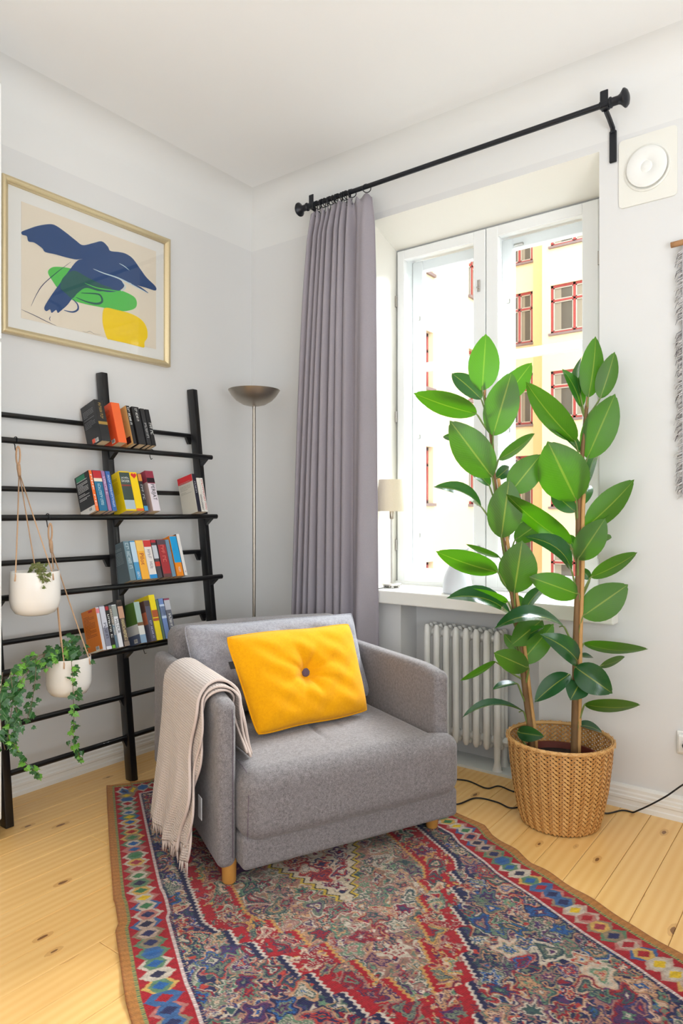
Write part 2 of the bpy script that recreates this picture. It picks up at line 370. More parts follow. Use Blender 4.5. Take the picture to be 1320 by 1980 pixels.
NX0, NX1, NY = 1.03, 1.74, .155                        # radiator niche
m = MB()
xb = [-.2, WX0, NX0, NX1, WX1, RX+.2]; zb = [-.05, WZ0, WZ1, CZ-CR]
for i in range(5):
    for j in range(3):
        if j == 1 and 1 <= i <= 3: continue
        if j == 0 and i == 2: continue
        x0, x1, z0, z1 = xb[i], xb[i+1], zb[j], zb[j+1]
        m.add((np.array([(x0, 0, z0), (x1, 0, z0), (x1, 0, z1), (x0, 0, z1)]), [(0, 1, 2, 3)]))
prof = np.array(arc); Vc = np.array([(x, -o, z) for x in (-.2, RX+.2) for (o, z) in arc]); na = len(arc)
m.add((Vc, [(i, na+i, na+i+1, i+1) for i in range(na-1)]))
# niche
q = lambda *p: (np.array(p, float), [(0, 1, 2, 3)])
m.add(q((NX0, 0, -.05), (NX0, 0, WZ0), (NX0, NY, WZ0), (NX0, NY, -.05))); m.add(q((NX1, 0, -.05), (NX1, NY, -.05), (NX1, NY, WZ0), (NX1, 0, WZ0)))
m.add(q((NX0, NY, -.05), (NX1, NY, -.05), (NX1, NY, WZ0), (NX0, NY, WZ0))); m.add(q((NX0, 0, WZ0), (NX1, 0, WZ0), (NX1, NY, WZ0), (NX0, NY, WZ0)))
# tunnel behind the window frame and the outer face
OY = .55
for (a, b) in (((IX0, IZ0), (IX1, IZ0)), ((IX1, IZ0), (IX1, IZ1)), ((IX1, IZ1), (IX0, IZ1)), ((IX0, IZ1), (IX0, IZ0))):
    m.add(q((a[0], IY, a[1]), (b[0], IY, b[1]), (b[0], OY, b[1]), (a[0], OY, a[1])))
xo = [-3, IX0, IX1, 8]; zo = [-8, IZ0, IZ1, 8]
for i in range(3):
    for j in range(3):
        if i == 1 and j == 1: continue
        m.add(q((xo[i], OY, zo[j]), (xo[i+1], OY, zo[j]), (xo[i+1], OY, zo[j+1]), (xo[i], OY, zo[j+1])))
wall_back = m.build('wall_back', 'wall_paint', smooth=True, auto=40); tag(wall_back, kind='structure')
m = MB(); P = [(WX0, WZ0), (WX1, WZ0), (WX1, WZ1), (WX0, WZ1)]; Q = [(IX0, IZ0), (IX1, IZ0), (IX1, IZ1), (IX0, IZ1)]
for i in range(4):
    j = (i+1) % 4; m.add(q((P[i][0], 0, P[i][1]), (P[j][0], 0, P[j][1]), (Q[j][0], IY, Q[j][1]), (Q[i][0], IY, Q[i][1])))
m.build('window_reveal', 'reveal_cream', wall_back)
mk('niche_floor', *box(NX0, NX1, -.004, NY, -.02, .012), 'niche_floor', wall_back)
# unseen sides of the room
st('wall_front', *box(-.2, RX+.2, RY-.2, RY, -.05, CZ), 'wall_paint')
st('wall_right', *box(RX, RX+.2, RY, 0, -.05, CZ), 'wall_paint')
# baseboards
bp = [(0, 0), (.022, 0), (.022, .018), (.019, .022), (.019, .038), (.023, .042), (.023, .052), (.019, .056), (.019, .066), (.015, .072), (.015, .084), (.009, .092), (0, .094)]
fixn(st('baseboard_left', *prism(bp, RY, 0, 'y'), 'baseboard_paint'))
fixn(st('baseboard_back', *prism(bp, NX1, RX, 'x'), 'baseboard_paint')); fixn(st('baseboard_corner', *prism(bp, 0, NX0, 'x'), 'baseboard_paint'))

# ================================================================== WINDOW
win = bpy.data.objects.new('window_1', None); COL.objects.link(win); win['kind'] = 'structure'; win['label'] = 'white double casement window with inner and outer sashes'; win.location = (1.38, .3, .8)
WL = np.array([1.38, .3, .8])
def wp(name, VF, mat, parent=win, **k): return mk(name, VF[0]-WL, VF[1], mat, parent, **k)
def ring4(x0, x1, z0, z1, y0, y1, l, r, b, t, bev=.004):
    m = MB(); m.add(rbox(x0, x0+l, y0, y1, z0, z1, bev, 1)).add(rbox(x1-r, x1, y0, y1, z0, z1, bev, 1)).add(rbox(x0+l-.002, x1-r+.002, y0+.001, y1-.001, z0, z0+b, bev, 1)).add(rbox(x0+l-.002, x1-r+.002, y0+.001, y1-.001, z1-t, z1, bev, 1)); return m.get()
wp('window_frame', ring4(IX0, IX1, IZ0, IZ1, IY+.012, .50, .022, .022, .02, .02), 'window_white')
wp('mullion', rbox(1.345, 1.395, .315, .48, IZ0, IZ1, .003, 1), 'window_white')
for (nm, x0, x1, o0, o1, q0, q1) in (('sash', .846, 1.3655, .890, 1.300, .925, 1.275), ('sash', 1.3695, 1.920, 1.434, 1.846, 1.452, 1.825)):
    s = wp('sash', ring4(x0, x1, .812, 2.622, IY-.012, IY+.03, o0-x0, x1-o1, .898-.812, 2.622-2.568), 'window_white')
    wp('inner_pane', box(o0-.008, o1+.008, IY+.012, IY+.016, .89, 2.576), 'window_glass', s)
    side = x0-.003 if x0 < 1 else x1+.003
    for z in (1.02, 1.72, 2.35): wp('hinge', tube([(side, IY-.016, z-.03), (side, IY-.016, z+.03)], .006, 8), 'steel', s)
    w2 = wp('outer_sash', ring4(x0+.012, x1-.012, .83, 2.60, .40, .44, q0-x0-.012, x1-.012-q1, .055, .058), 'window_white')
    wp('outer_pane', box(q0-.006, q1+.006, .418, .422, .88, 2.545), 'window_glass', w2)
    wp('glazing_bar', rbox(q0-.004, q1+.004, .402, .438, 1.985, 2.03, .003, 1), 'window_white', w2)
    for z in (1.07, 1.62, 2.28): wp('hinge_plate', rbox(q0-.033, q0-.015, .392, .401, z-.012, z+.012, .002, 1), 'steel', w2)
    hx = 1.333 if x0 < 1 else 1.40
    if x0 < 1:
        for z in (1.0, 2.34):
            wp('catch', rbox(hx-.008, hx+.008, IY-.02, IY-.012, z-.03, z+.03, .003, 2), 'steel', s)
            wp('catch_knob', tube([(hx, IY-.02, z-.012), (hx, IY-.033, z-.012)], .006, 8), 'steel', s)
    else:
        wp('stay_latch', rbox(q0+.01, q0+.06, .385, .398, 2.55, 2.562, .002, 1), 'steel', w2)
m = MB(); m.add(rbox(.78, 2.075, -.072, .0, .745, .81, .006, 2)).add(rbox(WX0-.003, WX1-.002, -.004, IY, .745, .81, .002, 1)); V, F = m.get(); wp('window_sill', (V, F), 'sill_paint')
wp('bottom_bead', rbox(IX0, IX1, IY-.018, IY, .80, .825, .003, 1), 'window_white')

# ================================================================== COURTYARD
tag(mk('courtyard_ground', *box(-40, 40, .6, 60, -8.2, -8), 'asphalt'), kind='structure')
def fwin(root, O, ex, nrm, w, h, two=True, rec=.12):
    """window in a facade: O = lower left corner on the wall plane, ex = along the wall, nrm = out of the wall"""
    O = np.array(O, float); ex = np.array(ex, float); nr = np.array(nrm, float); up = np.array([0, 0, 1.])
    L = np.array(root.location)
    def bx(a0, a1, z0, z1, d0, d1):
        V, F = box(a0, a1, d0, d1, z0, z1); P = O+np.outer(V[:, 0], ex)+np.outer(V[:, 1], nr)+np.outer(V[:, 2], up)-L
        return P, F
    def fix(o): return fixn(o)
    m = MB(); fw = .09
    m.add(bx(0, fw, 0, h, -rec, -rec+.06)).add(bx(w-fw, w, 0, h, -rec, -rec+.06)).add(bx(0, w, 0, fw, -rec, -rec+.06)).add(bx(0, w, h-fw, h, -rec, -rec+.06)).add(bx(0, w, h*.66, h*.66+fw*.8, -rec, -rec+.06))
    if two: m.add(bx(w/2-fw/2, w/2+fw/2, 0, h, -rec, -rec+.06))
    f = fix(m.build('window', 'frame_red', root))
    cols = [(fw, w/2-fw/2), (w/2+fw/2, w-fw)] if two else [(fw, w-fw)]
    for a, b in cols:
        for z0, z1 in ((fw, h*.66), (h*.66+fw*.8, h-fw)):
            fix(mk('pane_frame', *MB().add(bx(a, a+.04, z0, z1, -rec, -rec+.04)).add(bx(b-.04, b, z0, z1, -rec, -rec+.04)).add(bx(a, b, z0, z0+.04, -rec, -rec+.04)).add(bx(a, b, z1-.04, z1, -rec, -rec+.04)).get(), 'frame_white', f))
            fix(mk('pane', *bx(a, b, z0, z1, -rec-.02, -rec), 'pane_dark', f))
            fix(mk('roller_blind', *bx(a, a+(b-a)*.38, z0, z1, -rec, -rec+.006), 'curtain_pale', f))
    fix(mk('window_ledge', *bx(-.06, w+.06, -.08, 0, -rec, .08), 'tin_sill', f))
def facade(root, O, ex, nrm, length, z0, z1, wins, mat, rec=.12):
    """wall with real window recesses: wins = list of (a0, a1, zb, zt, two)"""
    O = np.array(O, float); ex = np.array(ex, float); nr = np.array(nrm, float); L = np.array(root.location)
    xs = sorted({0, length}|{v for w_ in wins for v in w_[:2]}); zs = sorted({z0, z1}|{v for w_ in wins for v in w_[2:4]})
    m = MB()
    P = lambda a, z, d=0: O+ex*a+np.array([0, 0, z])+nr*d-L
    for i in range(len(xs)-1):
        for j in range(len(zs)-1):
            ca, cz = (xs[i]+xs[i+1])/2, (zs[j]+zs[j+1])/2
            if any(w_[0] < ca < w_[1] and w_[2] < cz < w_[3] for w_ in wins): continue
            m.add((np.array([P(xs[i], zs[j]), P(xs[i+1], zs[j]), P(xs[i+1], zs[j+1]), P(xs[i], zs[j+1])]), [(0, 1, 2, 3)]))
    for w_ in wins:
        a, b, c, d = w_[:4]
        for p, r_ in (((a, c), (b, c)), ((b, c), (b, d)), ((b, d), (a, d)), ((a, d), (a, c))):
            m.add((np.array([P(*p), P(*r_), P(*r_, -rec), P(*p, -rec)]), [(0, 1, 2, 3)]))
    m.build('facade_wall', mat, root)
    for w_ in wins: fwin(root, P(w_[0], w_[2])+L, ex, nr, w_[1]-w_[0], w_[3]-w_[2], w_[4], rec)
bA = thing('apartment_building', 'cream side wing with red window frames, receding behind the left sash', 'building', (-6.9, 12, -8), group='courtyard buildings')
facade(bA, (-6.9, 6, 0), (0, 1, 0), (1, 0, 0), 13, -8, 14, [(y, y+1.1, z, z+1.62, True) for y in (2.2, 7.45, 10.85) for z in (-1.85, 1.45, 4.75, 8.05)], 'facade_cream', .22)
mk('end_wall', *box(-18+6.9, 0, 7-.02, 7, 0, 22), 'facade_cream', bA)
bB = thing('apartment_building', 'cream wing with narrow red windows, seen at left of the right sash', 'building', (-8, 23.5, -8), group='courtyard buildings')
facade(bB, (-18, 23.5, 0), (1, 0, 0), (0, -1, 0), 11.4, -8, 16, [(x, x+1.15, z, z+2.05, True) for x in (5.0, 9.45) for z in (-1.9, 1.4, 4.7, 7.95, 11.2)], 'facade_cream')
mk('rain_vent', *box(1.1, 1.2, -.05, 0, 16.9, 17.35), 'tin_sill', bB); mk('shade_strip', *box(.72, 1.38, -.25, -.001, 0, 24), 'facade_shade', bB)  # added box in deeper cream stands in for a shaded strip of facade
bC = thing('apartment_building', 'cream wing with wide red cross windows, seen at right of the right sash', 'building', (-3, 22.3, -8), group='courtyard buildings')
facade(bC, (-6.55, 22.3, 0), (1, 0, 0), (0, -1, 0), 16, -8, 16, [(x, x+1.75, z, z+1.8, True) for x in (.3, 4.0, 7.7) for z in (-1.9, 1.4, 4.65, 7.85, 11.1)], 'facade_cream')
mk('end_wall', *box(-3.57, -3.55, 0, 1.2, 0, 24), 'facade_cream', bC)

# ================================================================== RADIATOR
RL = np.array([1.345, .075, .012]); rad = thing('radiator', 'white cast iron column radiator in the niche under the window sill', 'radiator', RL)
ncol = 8; pitch = .0525; x0 = 1.168
for i in range(ncol):
    x = x0+i*pitch; m = MB(); last = i in (0, ncol-1)
    for y in (.022, .062, .102): m.add(tube([(x, y, .10), (x, y, .112), (x, y, .14), (x, y, .60), (x, y, .64), (x, y, .652)], [.008, .014, .0165, .0165, .014, .008], 10))
    m.add(rbox(x-.013, x+.013, .022, .102, .585, .640, .010, 3)); m.add(rbox(x-.013, x+.013, .022, .102, .115, .165, .010, 3))
    if last:
        for y in (.022, .102): m.add(tube([(x, y, .012), (x, y, .02), (x, y, .05), (x, y, .12)], [.024, .021, .014, .016], 10))
    V, F = m.get(); mk('column', V-RL, F, 'radiator_paint', rad, smooth=True, auto=50)
m = MB()
for z in (.61, .14): V, F = tube([(x0, .062, z), (x0+(ncol-1)*pitch, .062, z)], .019, 12); mk('header_pipe', V-RL, F, 'radiator_paint', rad, smooth=True, auto=50)
xe = x0+(ncol-1)*pitch
V, F = tube([(xe+.01, .062, .14), (xe+.05, .062, .14), (xe+.062, .066, .128), (xe+.064, .07, .014)], .012, 10); mk('feed_pipe', V-RL, F, 'radiator_paint', rad, smooth=True, auto=50)
V, F = tube([(xe+.022, .062, .14), (xe+.04, .062, .14)], .022, 6); mk('valve_nut', V-RL, F, 'radiator_paint', rad)

# ================================================================== CURTAIN ROD AND CURTAIN
RLc = np.array([1.3, -.12, 2.819]); rod = thing('curtain_rod', 'black metal curtain rod with round end knobs above the window', 'curtain rod', RLc)
xa, xbr = .475, 2.125
def rp(name, VF, mat='black_metal', **k): return mk(name, VF[0]-RLc, VF[1], mat, rod, **k)
rp('rod', tube([(xa, -.12, 2.819), (xbr, -.12, 2.819)], .0115, 14), smooth=True, auto=40)
for sx, x in ((-1, xa), (1, xbr)):
    prof = [(.0145, -.075), (.0165, -.07), (.0165, -.04), (.021, -.036), (.021, -.03), (.0165, -.026), (.0165, -.004), (.02, .004), (.036, .018), (.036, .023), (.028, .032), (.013, .037), (0, .038)]
    V, F = lathe(prof, 20); V = np.stack([x+sx*(V[:, 2]-.015), -.12+V[:, 0], 2.819+V[:, 1]*sx], 1); fixn(rp('finial', (V, F), smooth=True, auto=40))
for x in (.56, 2.055):
    m = MB(); m.add(rbox(x-.014, x+.014, -.012, 0, 2.635, 2.765, .003, 1)).add(tube([(x, -.008, 2.755), (x, -.012, 2.775), (x, -.06, 2.79), (x, -.112, 2.802)], .010, 8)).add(rbox(x-.016, x+.016, -.136, -.13, 2.80, 2.87, .003, 1)).add(rbox(x-.016, x+.016, -.136, -.104, 2.80, 2.807, .002, 1)); rp('bracket', m.get())
CL = np.array([.72, -.13, .02]); cur = thing('curtain', 'long mauve grey curtain gathered at the left end of the black rod', 'curtain', CL)
NP = 11.5
def curt(U, Vv):
    # U along the width, Vv: 0 top .. 1 bottom
    z = 2.772*(1-Vv)+.02*Vv; z = z+.012*np.cos(2*pi*NP*U)*np.exp(-Vv*30)
    spread = 1-np.exp(-Vv*2.2); xl = .545-.135*spread; xr = .930+.018*spread
    Uw = U+.014*np.sin(2*pi*3*U+1)+.012*Vv*np.sin(9*U+4*Vv)
    # last fold at right is wide and flat
    uu = np.where(Uw < .80, Uw/.80*.70, .70+(Uw-.80)/.20*.30)
    x = xl+(xr-xl)*uu
    ph = np.where(Uw < .8, 2*pi*8*(Uw/.8)+.5*np.sin(Uw*19)+.4*np.sin(Uw*31+Vv*2), 2*pi*8+.5*math.sin(15.2)+.4*np.sin(24.8+Vv*2)+(Uw-.8)/.2*2*pi*1.1); amp = (.034+.020*Vv)*(1-.35*np.sin(7*U+2+Vv))*np.clip((Vv*14+.35), 0, 1)
    y = -.125+amp*np.sin(ph+.6*np.sin(ph))+.008*np.sin(2.3*ph*.5+3*Vv)-.015*Vv
    x = x+.010*np.sin(ph*1.0+.8)*np.clip(Vv*6, 0, 1)
    return np.stack([x, y, z], -1)
V, F, UVc = grid(curt, 300, 60); V2 = V.copy(); fab = mk('fabric', V-CL, F, 'curtain_cloth', cur, smooth=True, uv=UVc)
sm = fab.modifiers.new('thick', 'SOLIDIFY'); sm.thickness = .0025
ringx = list(np.linspace(.575, .80, 14))+[.815, .905]
for i, x in enumerate(ringx):
    tl = .35*math.sin(i*2.3) if i < 14 else .9; R = .021
    a = np.linspace(0, 2*pi, 21)[:-1]; P = np.stack([x+R*np.cos(a)*math.sin(tl), -.12+R*np.cos(a)*math.cos(tl), 2.8105+R*np.sin(a)], 1)
    V, F = tube(P, .0024, 6, closed=True); rg = mk('curtain_ring', V-CL, F, 'black_metal', cur, smooth=True)
    V, F = tube([(x, -.12, 2.790), (x+.002, -.122, 2.78), (x-.004, -.118, 2.765), (x+.003, -.12, 2.755)], .0022, 5); mk('clip', V-CL, F, 'black_metal', rg)

# ================================================================== PICTURE
PY0, PY1, PZ0, PZ1 = -1.496, -.626, 1.946, 2.602; PL = np.array([0, (PY0+PY1)/2, PZ0]); pic = thing('framed_print', 'abstract print with blue, green and yellow shapes in a pale gold frame', 'picture', PL)
def pp(name, VF, mat, parent=pic, **k): return mk(name, np.asarray(VF[0])-PL, VF[1], mat, parent, **k)
fw = .028
def rail(p, q, inn):
    # mitred rail with a raised outer bead; p,q outer corners (y,z); inn = inward dirs at each end
    prof = [(0, .002), (0, .030), (.006, .034), (.014, .033), (.022, .024), (fw, .020), (fw, .006)]
    V = []
    for (c, d) in ((p, inn[0]), (q, inn[1])):
        for (o, x) in prof: V.append((x, c[0]+d[0]*o, c[1]+d[1]*o))
    n_ = len(prof); return np.array(V), [(i, (i+1) % n_, n_+(i+1) % n_, n_+i) for i in range(n_)]+[tuple(range(n_-1, -1, -1)), tuple(range(n_, 2*n_))]
cs = [(PY0, PZ0), (PY1, PZ0), (PY1, PZ1), (PY0, PZ1)]; dn = [(1, 1), (-1, 1), (-1, -1), (1, -1)]
for i in range(4): j = (i+1) % 4; fixn(pp('frame_rail', rail(cs[i], cs[j], (dn[i], dn[j])), 'gilt_frame', smooth=True, auto=50))
pp('mat_board', box(.003, .010, PY0+.004, PY1-.004, PZ0+.004, PZ1-.004), 'mat_board')
ARTX = .0118
def pt(cx, cy, x=ARTX): p = onx(cx/3.0, 300+cy/3.0, x); return p     # crop pixels of the print -> point on the print
c4 = [pt(124, 262), pt(905, 563), pt(905, 1133), pt(124, 935)]
ya, yb = c4[0][1], c4[1][1]; za, zb_ = (c4[2][2]+c4[3][2])/2, (c4[0][2]+c4[1][2])/2
sheet = pp('print_sheet', box(.0101, .0112, ya, yb, za, zb_), 'print_paper')
def shape(name, pts, mat, lay, n=5):
    P = spline([pt(*p, ARTX+lay*.00025) for p in pts], n, True); P[:, 0] = ARTX+lay*.00025; V, F = flatpoly(P, (1, 0, 0)); pp(name, (V, F), mat, sheet)
def stroke(name, pts, wd, mat, lay):
    P = spline([pt(*p) for p in pts], 8); P[:, 0] = 0; T = np.gradient(P, axis=0); T /= np.linalg.norm(T, axis=1)[:, None]; Nn = np.stack([0*T[:, 0], -T[:, 2], T[:, 1]], 1)
    ww = wd/2*np.sin(np.linspace(.25, pi-.25, len(P)))[:, None]; A = P+Nn*ww; B = P-Nn*ww; V = np.concatenate([A, B]); V[:, 0] = ARTX+lay*.00025; n_ = len(P)
    F = [(i, n_+i, n_+i+1, i+1) for i in range(n_-1)]; F = [f if np.cross(V[f[1]]-V[f[0]], V[f[2]]-V[f[0]])[0] > 0 else f[::-1] for f in F]; pp(name, (V, F), mat, sheet)
shape('green_shape', [(278, 680), (300, 652), (345, 648), (420, 660), (520, 700), (640, 760), (740, 800), (785, 830), (793, 870), (770, 895), (700, 905), (600, 885), (500, 865), (420, 840), (350, 790), (305, 730)], 'ink_green', 1)
shape('yellow_shape', [(600, 895), (620, 885), (660, 893), (760, 920), (820, 955), (850, 1000), (855, 1055), (838, 1085), (836, 1115), (800, 1108), (720, 1088), (640, 1070), (620, 1060), (598, 990), (594, 940)], 'ink_yellow', 2)
shape('blue_shape', [(125, 445), (160, 430), (220, 410), (290, 400), (330, 412), (390, 455), (440, 495), (480, 522), (540, 510), (590, 500), (625, 530), (640, 555), (690, 562), (730, 572), (770, 600), (810, 655), (850, 710), (902, 762), (900, 785), (850, 770), (780, 750), (700, 720), (640, 700), (560, 665), (520, 640), (480, 605), (440, 605), (380, 592), (320, 575), (262, 562), (245, 540), (200, 508), (165, 500), (155, 470), (130, 462)], 'ink_blue', 3)
shape('blue_brush', [(445, 615), (482, 605), (540, 630), (620, 690), (700, 725), (720, 760), (680, 790), (600, 790), (520, 760), (470, 770), (420, 830), (390, 870), (350, 905), (335, 915), (325, 898), (300, 915), (290, 895), (268, 905), (258, 880), (300, 810), (350, 740), (400, 670)], 'ink_blue', 4)
shape('dark_overlap', [(400, 680), (440, 672), (500, 705), (590, 750), (650, 775), (580, 790), (500, 770), (450, 800), (420, 830), (380, 800), (350, 770), (360, 720)], 'ink_dark_green', 5)
stroke('blue_loop', [(440, 825), (500, 850), (560, 862), (590, 850), (585, 820), (560, 805), (470, 800)], .010, 'ink_dark_green', 6); stroke('blue_loop', [(370, 900), (420, 910), (450, 895), (448, 865), (420, 835)], .008, 'ink_blue', 6)
stroke('blue_streak', [(540, 660), (600, 685), (690, 715), (780, 760), (855, 800)], .006, 'ink_pale', 6); stroke('pale_streak', [(690, 628), (720, 645), (748, 668)], .004, 'ink_pale', 6); stroke('pale_streak', [(705, 730), (725, 765), (700, 790)], .006, 'ink_pale', 7); stroke('green_streak', [(490, 742), (560, 770), (650, 785), (700, 790)], .006, 'ink_green', 7)
stroke('blue_tail', [(760, 745), (810, 770), (858, 800)], .012, 'ink_blue', 5); stroke('blue_line', [(410, 620), (330, 680), (250, 750), (210, 810), (180, 875)], .0028, 'ink_deep_blue', 6); stroke('blue_line', [(122, 895), (200, 930), (270, 965), (325, 990)], .0026, 'ink_deep_blue', 6); stroke('blue_line', [(292, 935), (286, 950), (292, 962)], .003, 'ink_deep_blue', 6); stroke('pencil_signature', [(475, 1020), (500, 1028), (520, 1022), (545, 1036), (585, 1042)], .0018, 'ink_pencil', 6)
pp('picture_glazing', box(.0168, .0185, PY0+fw-.004, PY1-fw+.004, PZ0+fw-.004, PZ1-fw+.004), 'picture_glass')

# ================================================================== LADDER SHELF
def xp(z): return .258-.1235*z
PYS = [-1.595, -1.030, -.483]
SL = np.array([.2, -1.03, 0]); shelf = thing('ladder_shelf', 'black wooden ladder shelf of round bars leaning on the left wall', 'shelf', SL)
def sp(name, VF, parent=shelf, **k): return mk(name, VF[0]-SL, VF[1], 'black_lacquer', parent, **k)
for y in PYS:
    V, F = rbox(-.024, .024, y-.0165, y+.0165, 0, 1.85, .004, 2); t_ = V[:, 2]/1.85; V = V.copy(); V[:, 0] += .258-.1235*V[:, 2]; sp('post', (V, F), smooth=True, auto=40)
FR = [1.487, 1.177, .866, .585]; RR = [1.605, 1.296, .992, .678, .368, .190]; RAD = .0125; FO = .065; RO = -.045
for z in FR:
    x = xp(z)+FO; r_ = sp('front_bar', tube([(x, -1.65, z), (x, -.447, z)], RAD, 14), smooth=True, auto=40)
    for y in PYS:
        V = np.array([(xp(z)+.012, y-.011, z+.002), (x, y-.011, z+.002), (x+.004, y-.011, z-.014), (xp(z-.05)+.012, y-.011, z-.055)]); V = np.concatenate([V, V+np.array([0, .022, 0])])
        fixn(sp('bracket', (V, [(0, 1, 2, 3), (4, 5, 6, 7), (0, 1, 5, 4), (1, 2, 6, 5), (2, 3, 7, 6), (3, 0, 4, 7)]), r_))
for z in RR:
    x = xp(z)+RO if z > .5 else xp(z); r_ = sp('rear_bar', tube([(x, -1.65, z), (x, -.483, z)], .0115, 14), smooth=True, auto=40)
    for y in PYS:
        V = np.array([(x, y-.04, z+.004), (x, y+.0, z+.004), (x, y, z-.045), (x, y-.015, z-.045)]); V = np.concatenate([V+np.array([-.008, 0, 0]), V+np.array([.008, 0, 0])])
        fixn(sp('gusset', (V, [(0, 1, 2, 3), (4, 5, 6, 7), (0, 1, 5, 4), (1, 2, 6, 5), (2, 3, 7, 6), (3, 0, 4, 7)]), r_))
for (px_, k) in ((281, 3), (293, 0)):
    z = FR[k]; x = xp(z)+FO; y = onx(px_, 990, x)[1]; a_ = np.linspace(-.4, pi+.4, 12); sp('bar_hook', tube(np.concatenate([np.stack([x+.0145*np.cos(a_), 0*a_+y, z+.0145*np.sin(a_)], 1), [(x-.012, y, z-.02), (x-.004, y, z-.034), (x+.006, y, z-.03)]]), .0018, 6))
for (y, k) in ((-1.26, 0),): sp('screw', tube([(xp(RR[0])+RO+.008, y, RR[0]+.004), (xp(RR[0])+RO+.0135, y, RR[0]+.006)], .004, 8))

# ================================================================== BOOKS
BM = {}
def bmat(rgb, rough=.4):
    k = tuple(rgb)
    if k not in BM: BM[k] = plain('book_%02x%02x%02x' % k, rgb, rough)
    return BM[k]
def book(sh, pl, pr, h, spine, back, label, w_=None, title=None, tcol=(240, 240, 235), blurb=None, bands=(), backbands=(), page='page_paper', lean=18, tfrac=(.12, .72), tw=.5, group=None, barcode=False, htext=(), heart=False):
    """sh shelf index; pl/pr where the spine foot shows along the bar; h height; bands: (from, to, colour) along the spine, 0 = foot"""
    ph = math.radians(lean); a_ = .055; z = FR[sh]; c = np.array([xp(z)+FO, 0, z]); up = np.array([-math.sin(ph), 0, math.cos(ph)]); dd = np.array([-math.cos(ph), 0, -math.sin(ph)])
    O = c+RAD*up-a_*dd; d0 = ray(pl, 990); 
    def ya(px): d = ray(px, 990); return (CAM+d*(O[0]-CAM[0])/d[0])[1]
    y0, y1 = ya(pl)+.0004, ya(pr)-.0004; th = y1-y0; w_ = w_ or .111; O = np.array([O[0], y0, O[2]]); ey = np.array([0, 1., 0])
    root = thing('book', label, 'book', tuple(O+up*.0), 0, group or 'paperbacks on the ladder shelf')
    def W(V): V = np.asarray(V); return np.outer(V[:, 0], dd)+np.outer(V[:, 1], ey)+np.outer(V[:, 2], up)    # local: depth, thickness, height
    ct = .0012
    def bx(*a): V, F = box(*a); return W(V), F
    m = MB(); prof = [(w_, 0), (0.002, 0), (0, ct), (0, th-ct), (.002, th), (w_, th), (w_, th-ct), (ct*1.5, th-ct), (ct*1.5, ct), (w_, ct)]; V = [(a, b, zz) for zz in (0, h) for (a, b) in prof]; npf = len(prof)
    F = [(i, (i+1) % npf, npf+(i+1) % npf, npf+i) for i in range(npf)]+[(0, 1, 8, 9), (1, 2, 8), (2, 3, 7, 8), (3, 4, 7), (4, 5, 6, 7)]+[tuple(npf+i for i in f) for f in [(9, 8, 1, 0), (8, 2, 1), (8, 7, 3, 2), (7, 4, 3), (7, 6, 5, 4)]]
    cov = fixn(mk('cover', W(V), F, None, root)); me = cov.data; me.materials.append(bmat(spine)); me.materials.append(bmat(back))
    for p in me.polygons:
        if abs(p.normal.y) > .8: p.material_index = 1
    fixn(mk('pages', *bx(ct, w_-.003, ct*.9, th-ct*.9, .0012, h-.0012), page, root))
    e = .0006
    for (f0, f1, colr) in bands: fixn(mk('spine_band', *bx(-e, .0, .0004, th-.0004, h*f0, h*f1), bmat(colr), cov))
    for (a0, a1, f0, f1, colr) in backbands: fixn(mk('cover_panel', *bx(w_*a0, w_*a1, -e, 0, h*f0, h*f1), bmat(colr), cov))
    if title:
        tl = h*(tfrac[1]-tfrac[0]); hh = th*tw; P0 = -dd*(.0012)+up*(h*tfrac[1])+ey*(th-hh)/2
        mk('lettering', *text3d(title, P0, -up, ey, tl, hh), bmat(tcol), cov)
    for (tx, f0, f1) in htext:
        mk('lettering', *text3d(tx, -dd*.0012+up*h*f0+ey*th*.12, ey, up, th*.76, h*(f1-f0)), bmat((240, 240, 235)), cov)
    if heart:
        a_ = np.linspace(0, 2*pi, 25)[:-1]; hx, hy = 16*np.sin(a_)**3/34, (13*np.cos(a_)-5*np.cos(2*a_)-2*np.cos(3*a_)-np.cos(4*a_))/34
        Ph = -dd*.0010+up*h*.91+np.outer(hx*th*.8, ey)+np.outer(hy*th*.8, up)+ey*th*.5; V, F = flatpoly(Ph, -dd); mk('heart_print', V, F, bmat((214, 40, 44)), cov)
    if blurb:
        m = MB(); r = random.Random(h*1000+pl); f = .84
        bc, rows = blurb
        for i in range(rows):
            if r.random() < .1: f -= .03; continue
            a = .10; aw = .72*(1 if r.random() < .75 else r.uniform(.4, .8)); xq = 1-a-aw
            pos = a
            while pos < a+aw:
                wl = r.uniform(.05, .14); m.add(bx(w_*(1-pos), w_*(1-min(pos+wl, a+aw)), -e*1.4, -e*1.2, h*f, h*(f+.012))); pos += wl+.018
            f -= .034
        V, F = m.get(); fixn(mk('blurb_print', V, F, bmat(bc), cov))
    if barcode:
        fixn(mk('barcode_panel', *bx(w_*.2, w_*.42, -e*1.2, 0, h*.04, h*.13), bmat((235, 232, 225)), cov)); m = MB(); r = random.Random(pl)
        for i in range(9): q_ = .215+.021*i; m.add(bx(w_*q_, w_*(q_+r.uniform(.005, .013)), -e*1.6, -e*1.3, h*.055, h*.125))
        V, F = m.get(); fixn(mk('barcode_print', V, F, bmat((30, 30, 30)), cov))
    return root
K = (30, 30, 32); OFFW = (232, 228, 220); ORN = (240, 104, 40); YEL = (250, 214, 8)
book(0, 197, 215, .198, (34, 34, 36), (40, 40, 42), 'thick black paperback with gold spine lettering, leftmost on the top tier', title='~11', tcol=(190, 160, 96), blurb=((130, 130, 132), 13), bands=((.40, .47, (166, 132, 60)),), backbands=((.42, .62, .05, .15, (236, 84, 52)),), barcode=True, tfrac=(.55, .93), tw=.3)
